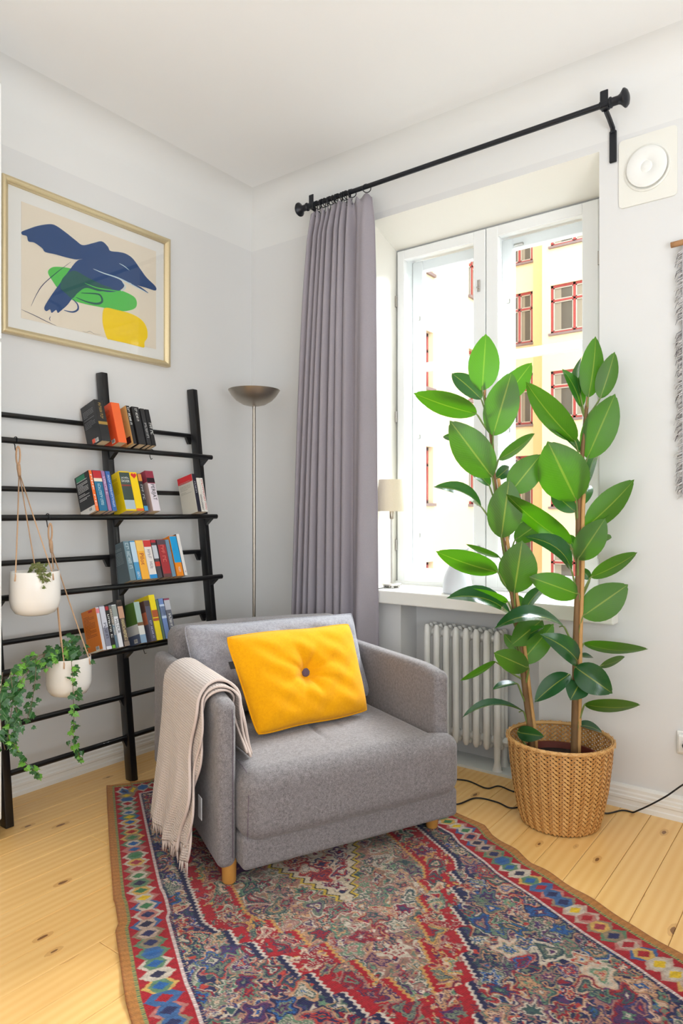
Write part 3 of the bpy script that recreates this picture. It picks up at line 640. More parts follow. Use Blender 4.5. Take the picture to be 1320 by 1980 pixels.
book(0, 229, 246, .196, (244, 108, 52), (236, 84, 40), 'bright orange paperback on the top tier of the ladder shelf', barcode=True, bands=((.06, .10, (246, 236, 220)),) if False else (), blurb=((200, 70, 30), 6))
book(0, 257.5, 265, .190, K, (212, 166, 100), 'slim book with tan cover and black spine beside the orange book', title='~9', tw=.5, tfrac=(.5, .95), backbands=((.1, .4, .05, .22, (60, 30, 30)),))
book(0, 269, 283, .190, (36, 36, 38), (30, 30, 32), 'black paperback with white text, third from right on the top tier', title='~9', tfrac=(.62, .95), tw=.3, blurb=((150, 150, 150), 10))
book(0, 285, 293.5, .186, (44, 44, 46), K, 'black paperback with swirling grey spine, second from right on the top tier', title='~5', tcol=(190, 190, 188), tfrac=(.2, .6))
book(0, 294.5, 302.5, .185, (28, 28, 30), K, 'slim black paperback with white script, rightmost on the top tier', title='~6', tfrac=(.3, .62), tw=.6)
book(1, 185, 192, .186, (242, 112, 34), K, 'book with black back cover, green heading and orange spine, leftmost on second tier', blurb=((225, 225, 222), 15), backbands=((.3, .9, .86, .98, (28, 128, 92)), (0, 1, 0, .15, (226, 220, 210))), title='~6', tfrac=(.12, .9), tw=.4, barcode=True)
book(1, 192.5, 209, .188, (22, 108, 146), (24, 60, 84), 'teal paperback with red spine top on the second tier', bands=((.80, .99, (190, 40, 48)), (.72, .80, (236, 222, 200))), title='~13', tfrac=(.14, .66), tw=.32, tcol=(190, 220, 228))
book(1, 209.5, 217, .186, (156, 116, 160), (120, 90, 126), 'slim mauve paperback between teal and blue books', title='~7', tfrac=(.4, .85), tw=.5, tcol=(226, 206, 226))
book(1, 217.5, 227, .186, (54, 104, 172), (40, 70, 120), 'cobalt blue paperback next to the mauve one', title='~16', tfrac=(.1, .9), tw=.36, tcol=(206, 220, 240))
book(1, 244, 264, .190, (236, 200, 14), (240, 206, 10), 'thick yellow paperback with a photo of a landscape on its spine', bands=((.04, .27, (176, 192, 200)), (.27, .62, (60, 74, 66)), (.62, .66, (140, 60, 50)), (.66, .97, (62, 78, 72))), htext=(('JOËL', .80, .86), ('DICKER', .72, .78)), blurb=((196, 160, 10), 12))
book(1, 264.5, 279, .188, (250, 212, 6), YEL, 'yellow paperback with a red heart at the top of its spine', bands=((0, .06, (232, 104, 40)),), heart=True)
book(1, 279.5, 287, .182, (44, 40, 42), (30, 28, 30), 'slim black book with orange top and blue foot on the second tier', bands=((.80, .99, (220, 140, 60)), (0, .13, (80, 160, 206))), title='~6', tfrac=(.3, .7), tcol=(200, 200, 200))
book(1, 296, 311, .200, (226, 216, 224), (186, 160, 152), 'pale paperback titled PERIJAT with a crimson patterned top', bands=((.68, .995, (150, 44, 66)), (.70, .82, (36, 26, 34))), title='PERIJAT', tfrac=(.26, .66), tw=.62, tcol=(30, 30, 36), backbands=((0, 1, .72, .999, (160, 60, 76)),))
book(1, 382, 390, .196, (40, 38, 52), (205, 200, 186), 'grey book with a red top band, standing at the right end of the second tier', blurb=((160, 154, 142), 10), backbands=((0, 1, .82, .999, (214, 32, 42)),), title='~5', tfrac=(.5, .8), tw=.3, lean=14, tcol=(210, 210, 220))
book(1, 390.5, 396, .176, OFFW, (226, 220, 210), 'slim white book between the grey red-banded book and the rightmost one', title='~12', tcol=(40, 40, 50), tfrac=(.05, .5), lean=14)
book(1, 396.5, 402.5, .176, (238, 236, 230), OFFW, 'slim white book with red lettering, rightmost on the second tier', title='~17', tcol=(206, 60, 60), tfrac=(.05, .95), lean=14)
book(2, 252, 264, .182, (104, 134, 146), (70, 86, 92), 'slate blue paperback against the post, leftmost on the third tier', title='~9', tfrac=(.3, .95), tw=.5, tcol=(190, 206, 212), blurb=((130, 140, 142), 12))
book(2, 264.5, 275, .182, (70, 150, 196), (40, 90, 120), 'sky blue and white paperback on the third tier', bands=((.45, .97, (190, 214, 230)),), title='~7', tfrac=(.05, .2), tw=.4)
book(2, 275.5, 290, .184, (248, 178, 52), (240, 160, 40), 'amber yellow paperback titled Pilot on the third tier', title='Pilot', tcol=(170, 70, 50), tfrac=(.36, .66), tw=.55, bands=((.72, .98, (246, 198, 96)),))
book(2, 290.5, 305, .184, (232, 226, 220), (220, 210, 200), 'white paperback with a red square at the spine top on the third tier', bands=((.82, .99, (206, 50, 48)), (0, .10, (30, 140, 206))), title='~10', tcol=(150, 140, 150), tfrac=(.25, .75), tw=.4)
book(2, 305.5, 315, .184, (70, 62, 68), (40, 36, 40), 'charcoal paperback with red flame marks on the third tier', bands=((.3, .42, (206, 60, 40)), (.5, .85, (200, 204, 210)), (.92, .99, (180, 30, 50))))
book(2, 317, 333, .184, (170, 44, 50), (70, 56, 62), 'dark red paperback with vertical lettering on the third tier', bands=((.86, .99, (90, 70, 80)), (0, .09, (96, 60, 60))), title='~6', tcol=(226, 120, 110), tfrac=(.4, .85), tw=.4)
book(2, 333.5, 341, .182, (112, 146, 170), (90, 120, 140), 'slim grey blue book right of the red one on the third tier')
book(2, 343, 356, .200, (242, 142, 18), (230, 130, 20), 'tall orange book with a cyan block on its spine, third tier', bands=((.33, .985, (22, 160, 222)), (.985, .99, (242, 142, 18))), title='~5', tfrac=(.1, .22), tw=.3)
book(2, 356.5, 363, .208, (234, 230, 226), (60, 60, 70), 'tall slim white book, rightmost on the third tier', title='o', tcol=(190, 60, 60), tfrac=(.07, .11), tw=.4)
book(3, 199, 206, .186, (206, 206, 212), (226, 124, 34), 'book with orange back cover and brown text, leftmost on the lowest tier', blurb=((150, 70, 20), 15), backbands=((.25, .5, .93, .975, (196, 52, 30)), (0, 1, 0, .04, (232, 224, 200))), barcode=True, bands=((.86, .97, (226, 130, 140)),))
book(3, 206.5, 217, .190, (132, 134, 150), (150, 150, 160), 'grey violet paperback with stripes on the lowest tier', bands=((0, .07, (220, 220, 226)), (.5, .98, (206, 206, 216))), title='~5', tfrac=(.25, .6), tcol=(60, 60, 80))
book(3, 217.5, 224, .186, (28, 26, 28), K, 'slim black paperback with green foot on the lowest tier', title='~7', tfrac=(.25, .8), bands=((0, .08, (120, 180, 50)), (.9, .99, (170, 30, 40))))
book(3, 224.5, 230, .188, (96, 120, 138), (60, 66, 70), 'slim blue grey paperback left of the white HILDUR book', bands=((.55, .98, (120, 112, 104)),), title='~13', tfrac=(.3, .9), tw=.6, tcol=(220, 210, 190))
book(3, 230.5, 239.5, .188, (226, 226, 228), (190, 192, 196), 'white paperback titled HILDUR on the lowest tier', title='HILDUR', tcol=(40, 44, 50), tfrac=(.32, .66), tw=.66, bands=((.72, .98, (150, 156, 150)),))
book(3, 241, 251.5, .206, (84, 72, 66), (46, 44, 46), 'tall dark book with a face on the spine, lowest tier', bands=((.60, .96, (196, 150, 122)), (.86, .965, (40, 34, 32)), (0, .10, (140, 124, 110))), title='~12', tcol=(226, 206, 150), tfrac=(.12, .58), tw=.5, blurb=((130, 128, 130), 8))
book(3, 273, 284.5, .188, (160, 186, 176), (84, 116, 50), 'mossy green book with a grey panel, right of the post on lowest tier', bands=((0, .20, (140, 170, 196)), (.2, .42, (226, 224, 218)), (.42, .5, (120, 84, 50))), backbands=((0, 1, 0, .23, (88, 98, 122)), (0, 1, .23, .47, (206, 204, 198))), barcode=True, w_=.112)
book(3, 293, 303.5, .188, (84, 82, 100), (96, 66, 60), 'brown and violet book with an orange patch, lowest tier', backbands=((.0, .9, .42, .72, (196, 110, 80)), (0, 1, 0, .42, (92, 88, 104))), title='~9', tcol=(190, 190, 220), tfrac=(.08, .5), tw=.3, bands=((.86, .99, (70, 56, 56)),))
book(3, 304, 315.5, .212, (246, 222, 4), (220, 196, 10), 'tall bright yellow book with brown spine labels on the lowest tier', bands=((.5, .66, (176, 84, 34)), (.42, .48, (176, 84, 34))))
book(3, 316, 320.5, .186, (92, 118, 90), (80, 100, 80), 'slim sage green book beside the yellow one on the lowest tier')
book(3, 321, 330.5, .190, (112, 140, 196), (80, 100, 150), 'periwinkle blue paperback on the lowest tier near the armchair', bands=((.5, .85, (196, 212, 236)), (.56, .80, (112, 140, 196))))
book(3, 331, 342, .188, (104, 106, 118), (30, 30, 34), 'dark grey paperback with white marks, rightmost on the lowest tier', bands=((.70, .95, (190, 190, 198)), (.95, .99, (150, 60, 90))), title='~5', tfrac=(.25, .6), tw=.4)

# ================================================================== RUG
RA = onz(205, 1522, 0); RE = np.array([.88, -.475, 0]); RE /= np.linalg.norm(RE); RN = np.array([-RE[1], RE[0], 0]); RLEN = 2.75
nu, nv = 920, 440
a = np.linspace(0, RLEN, nu); 
bl = np.interp(a, [0, .4, .8, .93, .97, 1.07, 1.10, 1.41, 1.5, RLEN], [.0, -.034, -.066, -.076, -.074, -.078, -.090, -.102, -.098, -.13]); br = np.interp(a, [0, .5, .83, .93, 1.01, 1.08, 1.22, 1.3, 1.46, 1.67, 1.85, RLEN], [1.19, 1.21, 1.228, 1.245, 1.262, 1.243, 1.248, 1.24, 1.256, 1.263, 1.285, 1.32])
A2, W2 = np.meshgrid(a, np.linspace(0, 1, nv), indexing='ij')
B = bl[:, None]+(br-bl)[:, None]*W2
wob = .025*np.sin(B*7.0+.6)+.012*np.sin(B*17); A3 = A2+wob*np.clip(1-A2/.5, 0, 1)-.02*np.clip(1-A2/.4, 0, 1)*(B > .1)
edge = np.exp(-np.minimum(B-bl[:, None], br[:, None]-B)/.03)
Z = .0055+.006*edge*(.5+.5*np.sin(A2*23+3*np.sin(A2*5)))+.0012*np.sin(A2*40+B*7)*np.sin(B*31)+.010*np.exp(-A2/.03)*(.5+.5*np.sin(B*22))
Pr = RA[None, None]+A3[..., None]*RE+B[..., None]*RN; Pr[..., 2] = Z
# ---- woven pattern, computed per knot
def h2(i, j, k): x = np.sin(i*127.1+j*311.7+k*74.7)*43758.5453; return x-np.floor(x)
PAL = np.array([lin(c)[:3] for c in [(32, 34, 78), (150, 22, 40), (206, 190, 170), (196, 148, 110), (60, 88, 84), (36, 92, 156), (216, 178, 150), (190, 60, 50), (120, 128, 108), (212, 158, 78), (92, 44, 92), (226, 206, 186), (104, 140, 110), (168, 118, 108), (60, 60, 110), (222, 190, 60)]])
ww = (W2*1.33)                      # metres from the left selvedge
mx = np.minimum(ww, 1.33-ww); aa = A2
def motifs(scale, seed, x, y):
    """scattered flower and leaf motifs: returns ring value 0..1 (0 centre, 1 ground) and colour ids"""
    wx = x+.006*np.sin(y*61+seed)+.003*np.sin(y*133+2*seed+x*40); wy = y+.006*np.sin(x*57+seed)+.003*np.sin(x*149+seed)
    gx, gy = wx/scale, wy/scale; ix, iy = np.floor(gx), np.floor(gy); best = np.full(x.shape, 9.); bi = np.zeros(x.shape); bj = np.zeros(x.shape); ang = np.zeros(x.shape)
    for di in (-1, 0, 1):
        for dj in (-1, 0, 1):
            ci, cj = ix+di, iy+dj; px = ci+.2+.6*h2(ci, cj, seed); py = cj+.2+.6*h2(ci, cj, seed+1); th = 6.28*h2(ci, cj, seed+2); el = .55+.5*h2(ci, cj, seed+3)
            dx, dy = gx-px, gy-py; u_ = dx*np.cos(th)+dy*np.sin(th); v_ = (-dx*np.sin(th)+dy*np.cos(th))/el; an = np.arctan2(v_, u_); pet = 3+np.floor(4*h2(ci, cj, seed+4))
            d = np.hypot(u_, v_)*(1+.28*np.cos(pet*an+h2(ci, cj, seed+5)*6))/.62*(.8+.5*h2(ci, cj, seed+6))
            t = d < best; best = np.where(t, d, best); bi = np.where(t, ci, bi); bj = np.where(t, cj, bj)
    return best, bi, bj
C = np.zeros(A2.shape+(3,))
def paint(mask, col): C[mask] = col
def florals(ground, sel, seed, scale):
    d, i, j = motifs(scale, seed, aa, ww); d2, i2, j2 = motifs(scale*.42, seed+20, aa+3, ww+5)
    R_ = ground.copy() if ground.ndim == 3 else np.broadcast_to(ground, A2.shape+(3,)).copy()
    # small filler leaves in the ground
    for lo, hi, k in ((.55, .75, 3), (0, .55, 7)):
        m = (d2 >= lo) & (d2 < hi); ids = np.floor(h2(i2, j2, seed+k)*len(sel)).astype(int); R_[m] = PAL[np.array(sel)[ids]][m]
    edges = [(.93, 1.06, None), (.74, .93, 1), (.55, .74, 2), (.36, .55, 3), (.16, .36, 4), (0, .16, 5)]
    for lo, hi, k in edges:
        m = (d >= lo) & (d < hi)
        if k is None: R_[m] = PAL[np.where(h2(i, j, seed+9) < .35, 2, np.where(h2(i, j, seed+9) < .65, 3, 13))][m]
        else:
            ids = np.floor(h2(i, j, seed+10+k)*len(sel)).astype(int); R_[m] = PAL[np.array(sel)[ids]][m]
    # dashes between the rings
    m = (np.abs(np.sin(d*19)) < .30) & (d < .9); R_[m] = PAL[np.where(h2(i, j, seed+30) < .7, 0, 2)][m]
    return R_
navy = PAL[0]; red = np.array(lin(172, 14, 32)[:3]); brown = np.array(lin(150, 112, 96)[:3])
C[:] = florals(np.array(navy), [3, 4, 5, 8, 12, 14, 7, 13, 0, 8, 10, 4, 6, 1, 2], 3.0, .062)
# stepped medallion
cen = .70; db = np.abs(B-(.588-.03*(aa-1.0))); steps = np.interp(aa, [0, .15, .35, .6, 1.17, 1.23, 1.231, 1.31, 1.311, 1.40, 1.401, 1.5, 1.501, 1.60, 1.601, 1.70, 1.701, 1.8, 1.801, 1.9, 1.901, RLEN], [.0, .1, .25, .43, .43, .40, .37, .365, .32, .31, .265, .25, .22, .2, .17, .15, .12, .10, .07, .06, .0, 0])
jag = .004*(np.abs(((aa*60) % 1)-.5)*4-1); hd = steps-db+jag
mF = florals(red, [3, 9, 8, 1, 1, 12, 13, 10, 1, 4, 6, 1], 8.0, .070); iF = florals(brown, [2, 13, 3, 8, 4, 1, 12, 10, 13, 8], 15.0, .060)
mk_ = hd > 0; C[mk_] = mF[mk_]; mk_ = hd > .125; C[mk_] = iF[mk_]
s3 = np.interp(aa, [0, .5, .85, 1.28, RLEN], [0, .16, .21, .0, 0])+.012*(np.abs(((aa*22) % 1)-.5)*4-1); h3 = s3-db; cF = florals(np.array(lin(196, 178, 150)[:3]), [2, 1, 7, 0, 10, 11, 6], 27.0, .07)
mk_ = h3 > 0; C[mk_] = cF[mk_]
for lo, hi, c in ((-.009, .0, (214, 196, 182)), (0, .036, (172, 14, 32)), (.116, .125, (206, 152, 84)), (.100, .116, (172, 14, 32))):
    m = (hd > lo) & (hd < hi) & (steps > .01)
    if lo in (0, .1): m &= (motifs(.05, 41, aa, ww)[0] > .5)
    C[m] = lin(c)[:3]
m = (hd > -.024) & (hd <= -.009) & (steps > .01); C[m] = lin(28, 30, 72)[:3]
for lo, hi, c in ((-.004, .006, (210, 176, 60)), (.006, .012, (40, 36, 50)), (.012, .03, (214, 196, 168))):
    m = (h3 > lo) & (h3 < hi) & (s3 > .02); C[m] = lin(c)[:3]
# border: selvedge, guard lines, zigzag diamonds
bd = np.minimum(mx, aa+.012); end = aa+.012 < mx
per = .047; pa = np.where(end, ww, aa); kk = np.floor(pa/per); fr_ = np.abs(pa/per-kk-.5)*2
m = bd < .142; C[m] = red[None]
t_ = (bd-.085)/.047; zz = np.abs(t_)/(1-.52*fr_); zz = zz*(1+.16*(np.abs(((pa/per*3) % 1)-.5)-.25))
dc = [(206, 190, 172), (196, 168, 150), (214, 170, 90), (96, 132, 100), (192, 120, 110), (150, 130, 104), (206, 190, 172), (60, 100, 150)]; ic = [(232, 190, 30), (36, 96, 160), (40, 42, 90), (172, 14, 32), (64, 124, 78), (170, 60, 70), (44, 40, 70)]
m = (bd < .142) & (zz < 1.0); C[m] = np.array([lin(c)[:3] for c in dc])[np.floor(h2(kk, 1, 2)*len(dc)).astype(int)][m]
m = (bd < .142) & (zz < .66); C[m] = np.array([lin(c)[:3] for c in dc])[np.floor(h2(kk, 5, 3)*len(dc)).astype(int)][m]
m = (bd < .142) & (np.abs(t_)+fr_*.7 < .48); C[m] = np.array([lin(c)[:3] for c in ic])[np.floor(h2(kk, 7, 9)*len(ic)).astype(int)][m]
dash = (np.sin(pa*900) > 0)
m = (bd >= .140) & (bd < .149); C[m] = np.where(dash[..., None], np.array(lin(226, 214, 204)[:3]), np.array(lin(196, 150, 150)[:3]))[m]
m = (bd >= .149) & (bd < .160); C[m] = np.where((np.sin(pa*700) > -.4)[..., None], navy, C)[m]
m = bd < .036; C[m] = np.where(dash[..., None], np.array(lin(84, 120, 84)[:3]), np.array(lin(196, 168, 90)[:3]))[m]
m = bd < .026; C[m] = np.array(lin(190, 126, 62)[:3]); m = bd < .006; C[m] = np.array(lin(176, 110, 52)[:3])
C *= (.80+.34*rng.random(A2.shape))[..., None]*(1+.10*np.sin(aa*300)[..., None]); C = C*.84
RO0 = np.array([RA[0], RA[1], 0]); V = Pr.reshape(-1, 3)-RO0
i_, j_ = np.meshgrid(np.arange(nu-1), np.arange(nv-1), indexing='ij'); q0 = (i_*nv+j_).ravel(); Fq = np.stack([q0, q0+nv, q0+nv+1, q0+1], 1)
me = bpy.data.meshes.new('rug'); me.vertices.add(len(V)); me.vertices.foreach_set('co', V.ravel()); me.loops.add(Fq.size); me.loops.foreach_set('vertex_index', Fq.ravel()); me.polygons.add(len(Fq)); me.polygons.foreach_set('loop_start', np.arange(0, Fq.size, 4)); me.update(calc_edges=True)
at = me.color_attributes.new('weave', 'FLOAT_COLOR', 'POINT'); at.data.foreach_set('color', np.concatenate([np.clip(C.reshape(-1, 3), 0, 1), np.ones((len(V), 1))], 1).astype(np.float32).ravel())
me.polygons.foreach_set('use_smooth', np.ones(len(Fq), bool)); me.materials.append(MATS['rug_wool'])
rug = bpy.data.objects.new('rug', me); COL.objects.link(rug); rug.location = RO0; tag(rug, 'red and navy patterned flatweave rug lying under the grey armchair', 'rug')
sm = rug.modifiers.new('thick', 'SOLIDIFY'); sm.thickness = .004; sm.offset = -1

# ================================================================== ARMCHAIR
CP = np.array([1.235, -1.376, 0]); CU = np.array([.4146, .9100, 0]); CV = np.array([-.9100, .4146, 0]); CROT = math.atan2(CU[1], CU[0]); CZ0 = .009
chair = thing('armchair', 'grey wool armchair with slim arms and short round wooden legs', 'armchair', (CP[0], CP[1], CZ0), CROT)
def cw(p): p = np.asarray(p, float); return CP+p[..., 0:1]*CU+p[..., 1:2]*CV+p[..., 2:3]*UPV
def cl(P): d = np.asarray(P)-CP; return np.stack([d@CU, d@CV, d[..., 2]], -1)
def c_t(px, py, t): d = ray(px, py); return cl(CAM+d*((CP+CV*t-CAM)@CV)/(d@CV))
def c_z(px, py, z): return cl(onz(px, py, z))
def blk(name, s0, s1, t0, t1, z0, z1, r, n=8, m=4, fn=None, mat='chair_wool'):
    V, F = rounded(s1-s0, t1-t0, z1-z0, r, n, m); V = V+np.array([(s0+s1)/2, (t0+t1)/2, (z0+z1)/2])
    if fn: V = fn(V)
    V[:, 2] -= CZ0; return mk(name, V, F, mat, chair, smooth=True)
def armfn(V):
    V = V.copy(); lo = np.clip((.34-V[:, 2])/.3, 0, 1); V[:, 2] += lo*.085*np.clip(V[:, 1]/.78, 0, 1)
    V[:, 2] -= np.clip((V[:, 2]-.4)/.2, 0, 1)*.02*np.clip((.12-V[:, 1])/.15, 0, 1)**2; return V
al = blk('arm', -.046, .016, -.034, .82, .066, .612, .026, 12, 5, armfn); ar = blk('arm', .800, .864, -.034, .80, .066, .612, .026, 12, 5, armfn)
def backfn(V): V = V.copy(); V[:, 1] += (V[:, 2]-.35)*.10; V[:, 2] += .010*np.sin(V[:, 0]*4); return V
blk('backrest', .005, .812, .63, .79, .10, .718, .045, 14, 5, backfn)
def seatfn(V):
    V = V.copy(); s, t = V[:, 0].copy(), V[:, 1]
    f = np.clip((-.036-t)/.02, 0, 1); V[:, 0] += f*np.clip((s-.55)/.24, 0, 1)*.072
    top = np.clip((V[:, 2]-.28)/.09, 0, 1); V[:, 2] += top*.010*np.sin(pi*np.clip((s-.01)/.79, 0, 1))*np.clip((t+.12)/.2, 0, 1)
    V[:, 2] -= top*.013*np.exp(-((s-.40-.12*(t-.2))/.008)**2)*np.clip(1-np.abs(t-.17)/.16, 0, 1)+top*.005*np.exp(-((s-.50-.1*(t-.2))/.010)**2)*np.clip(1-np.abs(t-.17)/.13, 0, 1)
    V[:, 1] -= .006*np.sin(pi*np.clip(s/.8, 0, 1))*np.clip((.05-t)/.1, 0, 1)
    return V
def seatmesh():
    V, F = rounded(.784, .74, .235, .062, 70, 8); V = V+np.array([.408, .265, .265]); V = seatfn(V); V[:, 2] -= CZ0; return mk('seat', V, F, 'chair_wool', chair, smooth=True)
seatmesh()
def basefn(V): V = V.copy(); f = np.clip((-.034-V[:, 1])/.02, 0, 1); V[:, 0] += f*np.clip((V[:, 0]-.55)/.24, 0, 1)*.066; return V
blk('seat_base', .018, .798, -.082, .62, .068, .175, .018, 30, 4, basefn)
for s, t in ((0, 0), (.803, 0), (.0, .62), (.803, .62)):
    V, F = lathe([(.019, 0), (.0225, .004), (.0245, .075)], 20, (s, t, 0)); mk('leg', V, F, 'oak_leg', chair, smooth=True, auto=40)
m = MB(); m.add(tube(spline([(.000, -.0345, .10), (.0, -.035, .30), (.0, -.035, .52), (-.002, -.030, .575), (-.004, -.012, .592)], 6), .0010, 5)); V, F = m.get(); V[:, 2] -= CZ0; mk('seam', V, F, 'button_wool', al)
m = MB(); m.add(tube(spline([(.030, -.085, .17), (.030, -.093, .28), (.040, -.070, .345), (.040, -.02, .378), (.040, .2, .384)], 6), .0010, 5)); V, F = m.get(); V[:, 2] -= CZ0; mk('seam', V, F, 'button_wool', al)

# ---- pillows: four corners in chair space
def pillow(name, label, cat, cor, T, mat, tuft=False, crumple=.004, pinch=.05, seed=0, n=64):
    P00, P10, P11, P01 = [cw(np.array(c)) for c in cor]; ctr = (P00+P10+P11+P01)/4; L = np.array([ctr[0], ctr[1], min(P00[2], P10[2])]); root = thing(name, label, cat, tuple(L))
    nrm = np.cross(P10-P00, P01-P00); nrm /= np.linalg.norm(nrm)
    def surf(sg):
        def f(U, Vv):
            x = 2*U-1; y = 2*Vv-1
            px = x*(1-pinch*(1-y**2)*np.abs(x)**2); py = y*(1-pinch*(1-x**2)*np.abs(y)**2)
            cr_ = 1-.035*(x*x*y*y)**3; px = px*cr_; py = py*cr_+.012*np.sin(x*5+seed)*np.abs(y)**3
            u2, v2 = (px+1)/2, (py+1)/2
            P = (1-u2)[..., None]*(1-v2)[..., None]*P00+u2[..., None]*(1-v2)[..., None]*P10+u2[..., None]*v2[..., None]*P11+(1-u2)[..., None]*v2[..., None]*P01
            th = T*(np.clip(1-x**4, 0, 1)*np.clip(1-y**4, 0, 1))**.55
            if tuft:
                r = np.hypot(x*1.35, y); an = np.arctan2(y, x*1.35); th = th*(1-.80*np.exp(-(r/.22)**2))-.10*T*np.exp(-(r/.7)**2)*np.abs(np.sin(an*4+.4))**4*np.clip(r*4, 0, 1)
            w = crumple*(np.sin(x*7+y*3+seed)*np.sin(y*9-x*2+seed*2)+.6*np.sin(x*17+seed)*np.sin(y*13+2*seed))*np.clip(1-x**6, 0, 1)*np.clip(1-y**6, 0, 1)
            return P+nrm*(sg*(th+w))[..., None]
        return f
    V1, F1, _ = grid(surf(1), n, n); V2, F2, _ = grid(surf(-1), n, n); m = MB(); m.add((V1, F1)).add((V2, F2[:, ::-1])); V, F = m.get()
    o = mk('pillow_cover', V-L, F, mat, root, smooth=True)
    bm = bmesh.new(); bm.from_mesh(o.data); bmesh.ops.remove_doubles(bm, verts=bm.verts, dist=1e-5); bmesh.ops.recalc_face_normals(bm, faces=bm.faces); bm.to_mesh(o.data); bm.free()
    e = np.linspace(0, 1, 40); U = np.concatenate([e, np.ones(40), e[::-1], np.zeros(40)]); Vv = np.concatenate([np.zeros(40), e, np.ones(40), e[::-1]]); Pe = surf(1)(U, Vv); 
    keep = np.concatenate([[True], np.linalg.norm(np.diff(Pe, axis=0), axis=1) > 1e-6]); Pe = Pe[keep][:-1]
    Vp, Fp = tube(Pe, .0035, 6, closed=True); mk('edge_piping', Vp-L, Fp, mat, root, smooth=True)
    return root, L, surf, nrm, (P00, P10, P11, P01)
pillow('back_cushion', 'loose grey back cushion behind the yellow pillow on the armchair', 'cushion', [(.03, .47, .41), c_t(719, 1345, .47), c_t(682, 1184, .56), c_t(352, 1210, .55)], .088, 'cushion_wool', crumple=.008, pinch=.045, seed=1)
BL, BR, TL, TR = c_z(496, 1422, .405), c_z(712, 1376, .405), c_t(434, 1230, .335), c_t(676, 1206, .42)
BL = BL+np.array([0, -.0, 0]); root, L, surf, nrm, cc = pillow('throw_pillow', 'rectangular yellow wool pillow with one dark button, leaning on the armchair', 'pillow', [BL, BR, TR, TL], .066, 'yellow_felt', tuft=True, crumple=.0045, pinch=.02, seed=3, n=90)
cpt = surf(1)(np.array([[.505]]), np.array([[.515]]))[0, 0] if nrm @ (CAM-L) > 0 else surf(-1)(np.array([[.505]]), np.array([[.515]]))[0, 0]
nf = nrm if nrm @ (CAM-L) > 0 else -nrm
def orient(V, z_axis, org):
    z_axis = z_axis/np.linalg.norm(z_axis); x_ = np.cross([0, 0, 1.], z_axis); x_ = x_/np.linalg.norm(x_) if np.linalg.norm(x_) > 1e-4 else np.array([1., 0, 0]); y_ = np.cross(z_axis, x_); return np.outer(V[:, 0], x_)+np.outer(V[:, 1], y_)+np.outer(V[:, 2], z_axis)+org
V, F = lathe([(.0175, -.006), (.018, .0), (.017, .005), (.012, .009), (0, .0105)], 24); mk('button', orient(V, nf, cpt+nf*.002)-L, F, 'button_wool', root, smooth=True)
V, F = rbox(-.018, .004, -.001, .001, -.014, .014, .0008, 1); Pt = .3*cc[0]+.7*cc[3]; ex_ = (cc[1]-cc[0])/np.linalg.norm(cc[1]-cc[0]); uz = (cc[3]-cc[0])/np.linalg.norm(cc[3]-cc[0]); mk('tag', np.outer(V[:, 0], ex_)+np.outer(V[:, 1], nf)+np.outer(V[:, 2], uz)+Pt+.0*ex_-L, F, 'tag_black', root)

# ---- throw blanket over the left arm
TL0 = cw(np.array([-.06, .22, .06])); throw = thing('throw_blanket', 'beige waffle knit throw with fringe draped over the left chair arm', 'blanket', tuple(TL0))
def sheet(off, t0, t1, zb_out, zin, ripple, seed, q0=0., tsh=0.):
    """cloth over the arm; u: across the arm from the outer hem to the inner hem, v: along the arm (front..back)"""
    path = []
    c_s = -.015; R = .046+off
    for z in np.linspace(zb_out, .555, 16): k_ = (.575-z)/.5; path.append((c_s-R-.010-.062*k_**1.2, z))
    for an in np.linspace(pi, 0, 13)[1:-1]: path.append((c_s+math.cos(an)*(R+.010), .572+math.sin(an)*(.052+off)))
    for z in np.linspace(.56, zin, 9): path.append((c_s+R+.006+.040*((.56-z)/.2)**1.3, z))
    path = np.array(path); d = np.concatenate([[0], np.cumsum(np.linalg.norm(np.diff(path, axis=0), axis=1))]); Ltot = d[-1]
    def f(U, Vv):
        s = np.interp(U*Ltot, d, path[:, 0]); z = np.interp(U*Ltot, d, path[:, 1]); lo = np.clip((.55-z)/.5, 0, 1)*(U < .6); inn = (U > .6)*np.clip((.57-z)/.18, 0, 1)
        wv = lo**1.2*(ripple*np.sin(Vv*13+seed)+.5*ripple*np.sin(Vv*29+2*seed+z*5)); s = s+wv
        front = t0+tsh*U+.022*lo*np.sin(z*17+seed)+.016*np.sin(U*20+seed)-.05*inn; back = t1-.05*lo-inn*(t1-t0)*.55
        t = front+(back-front)*Vv+lo*.014*np.sin(z*9+Vv*6); z = z+.012*np.sin(Vv*9+seed)*np.clip(.3-z, 0, 1)*2-.0*lo
        return cw(np.stack([s, t, z], -1))
    return f, Ltot
lay = [sheet(.020, .062, .455, .10, .395, .010, .3), sheet(.006, .036, .40, .125, .40, .010, 1.7), sheet(-.004, .050, .30, .085, .415, .008, 3.1)]
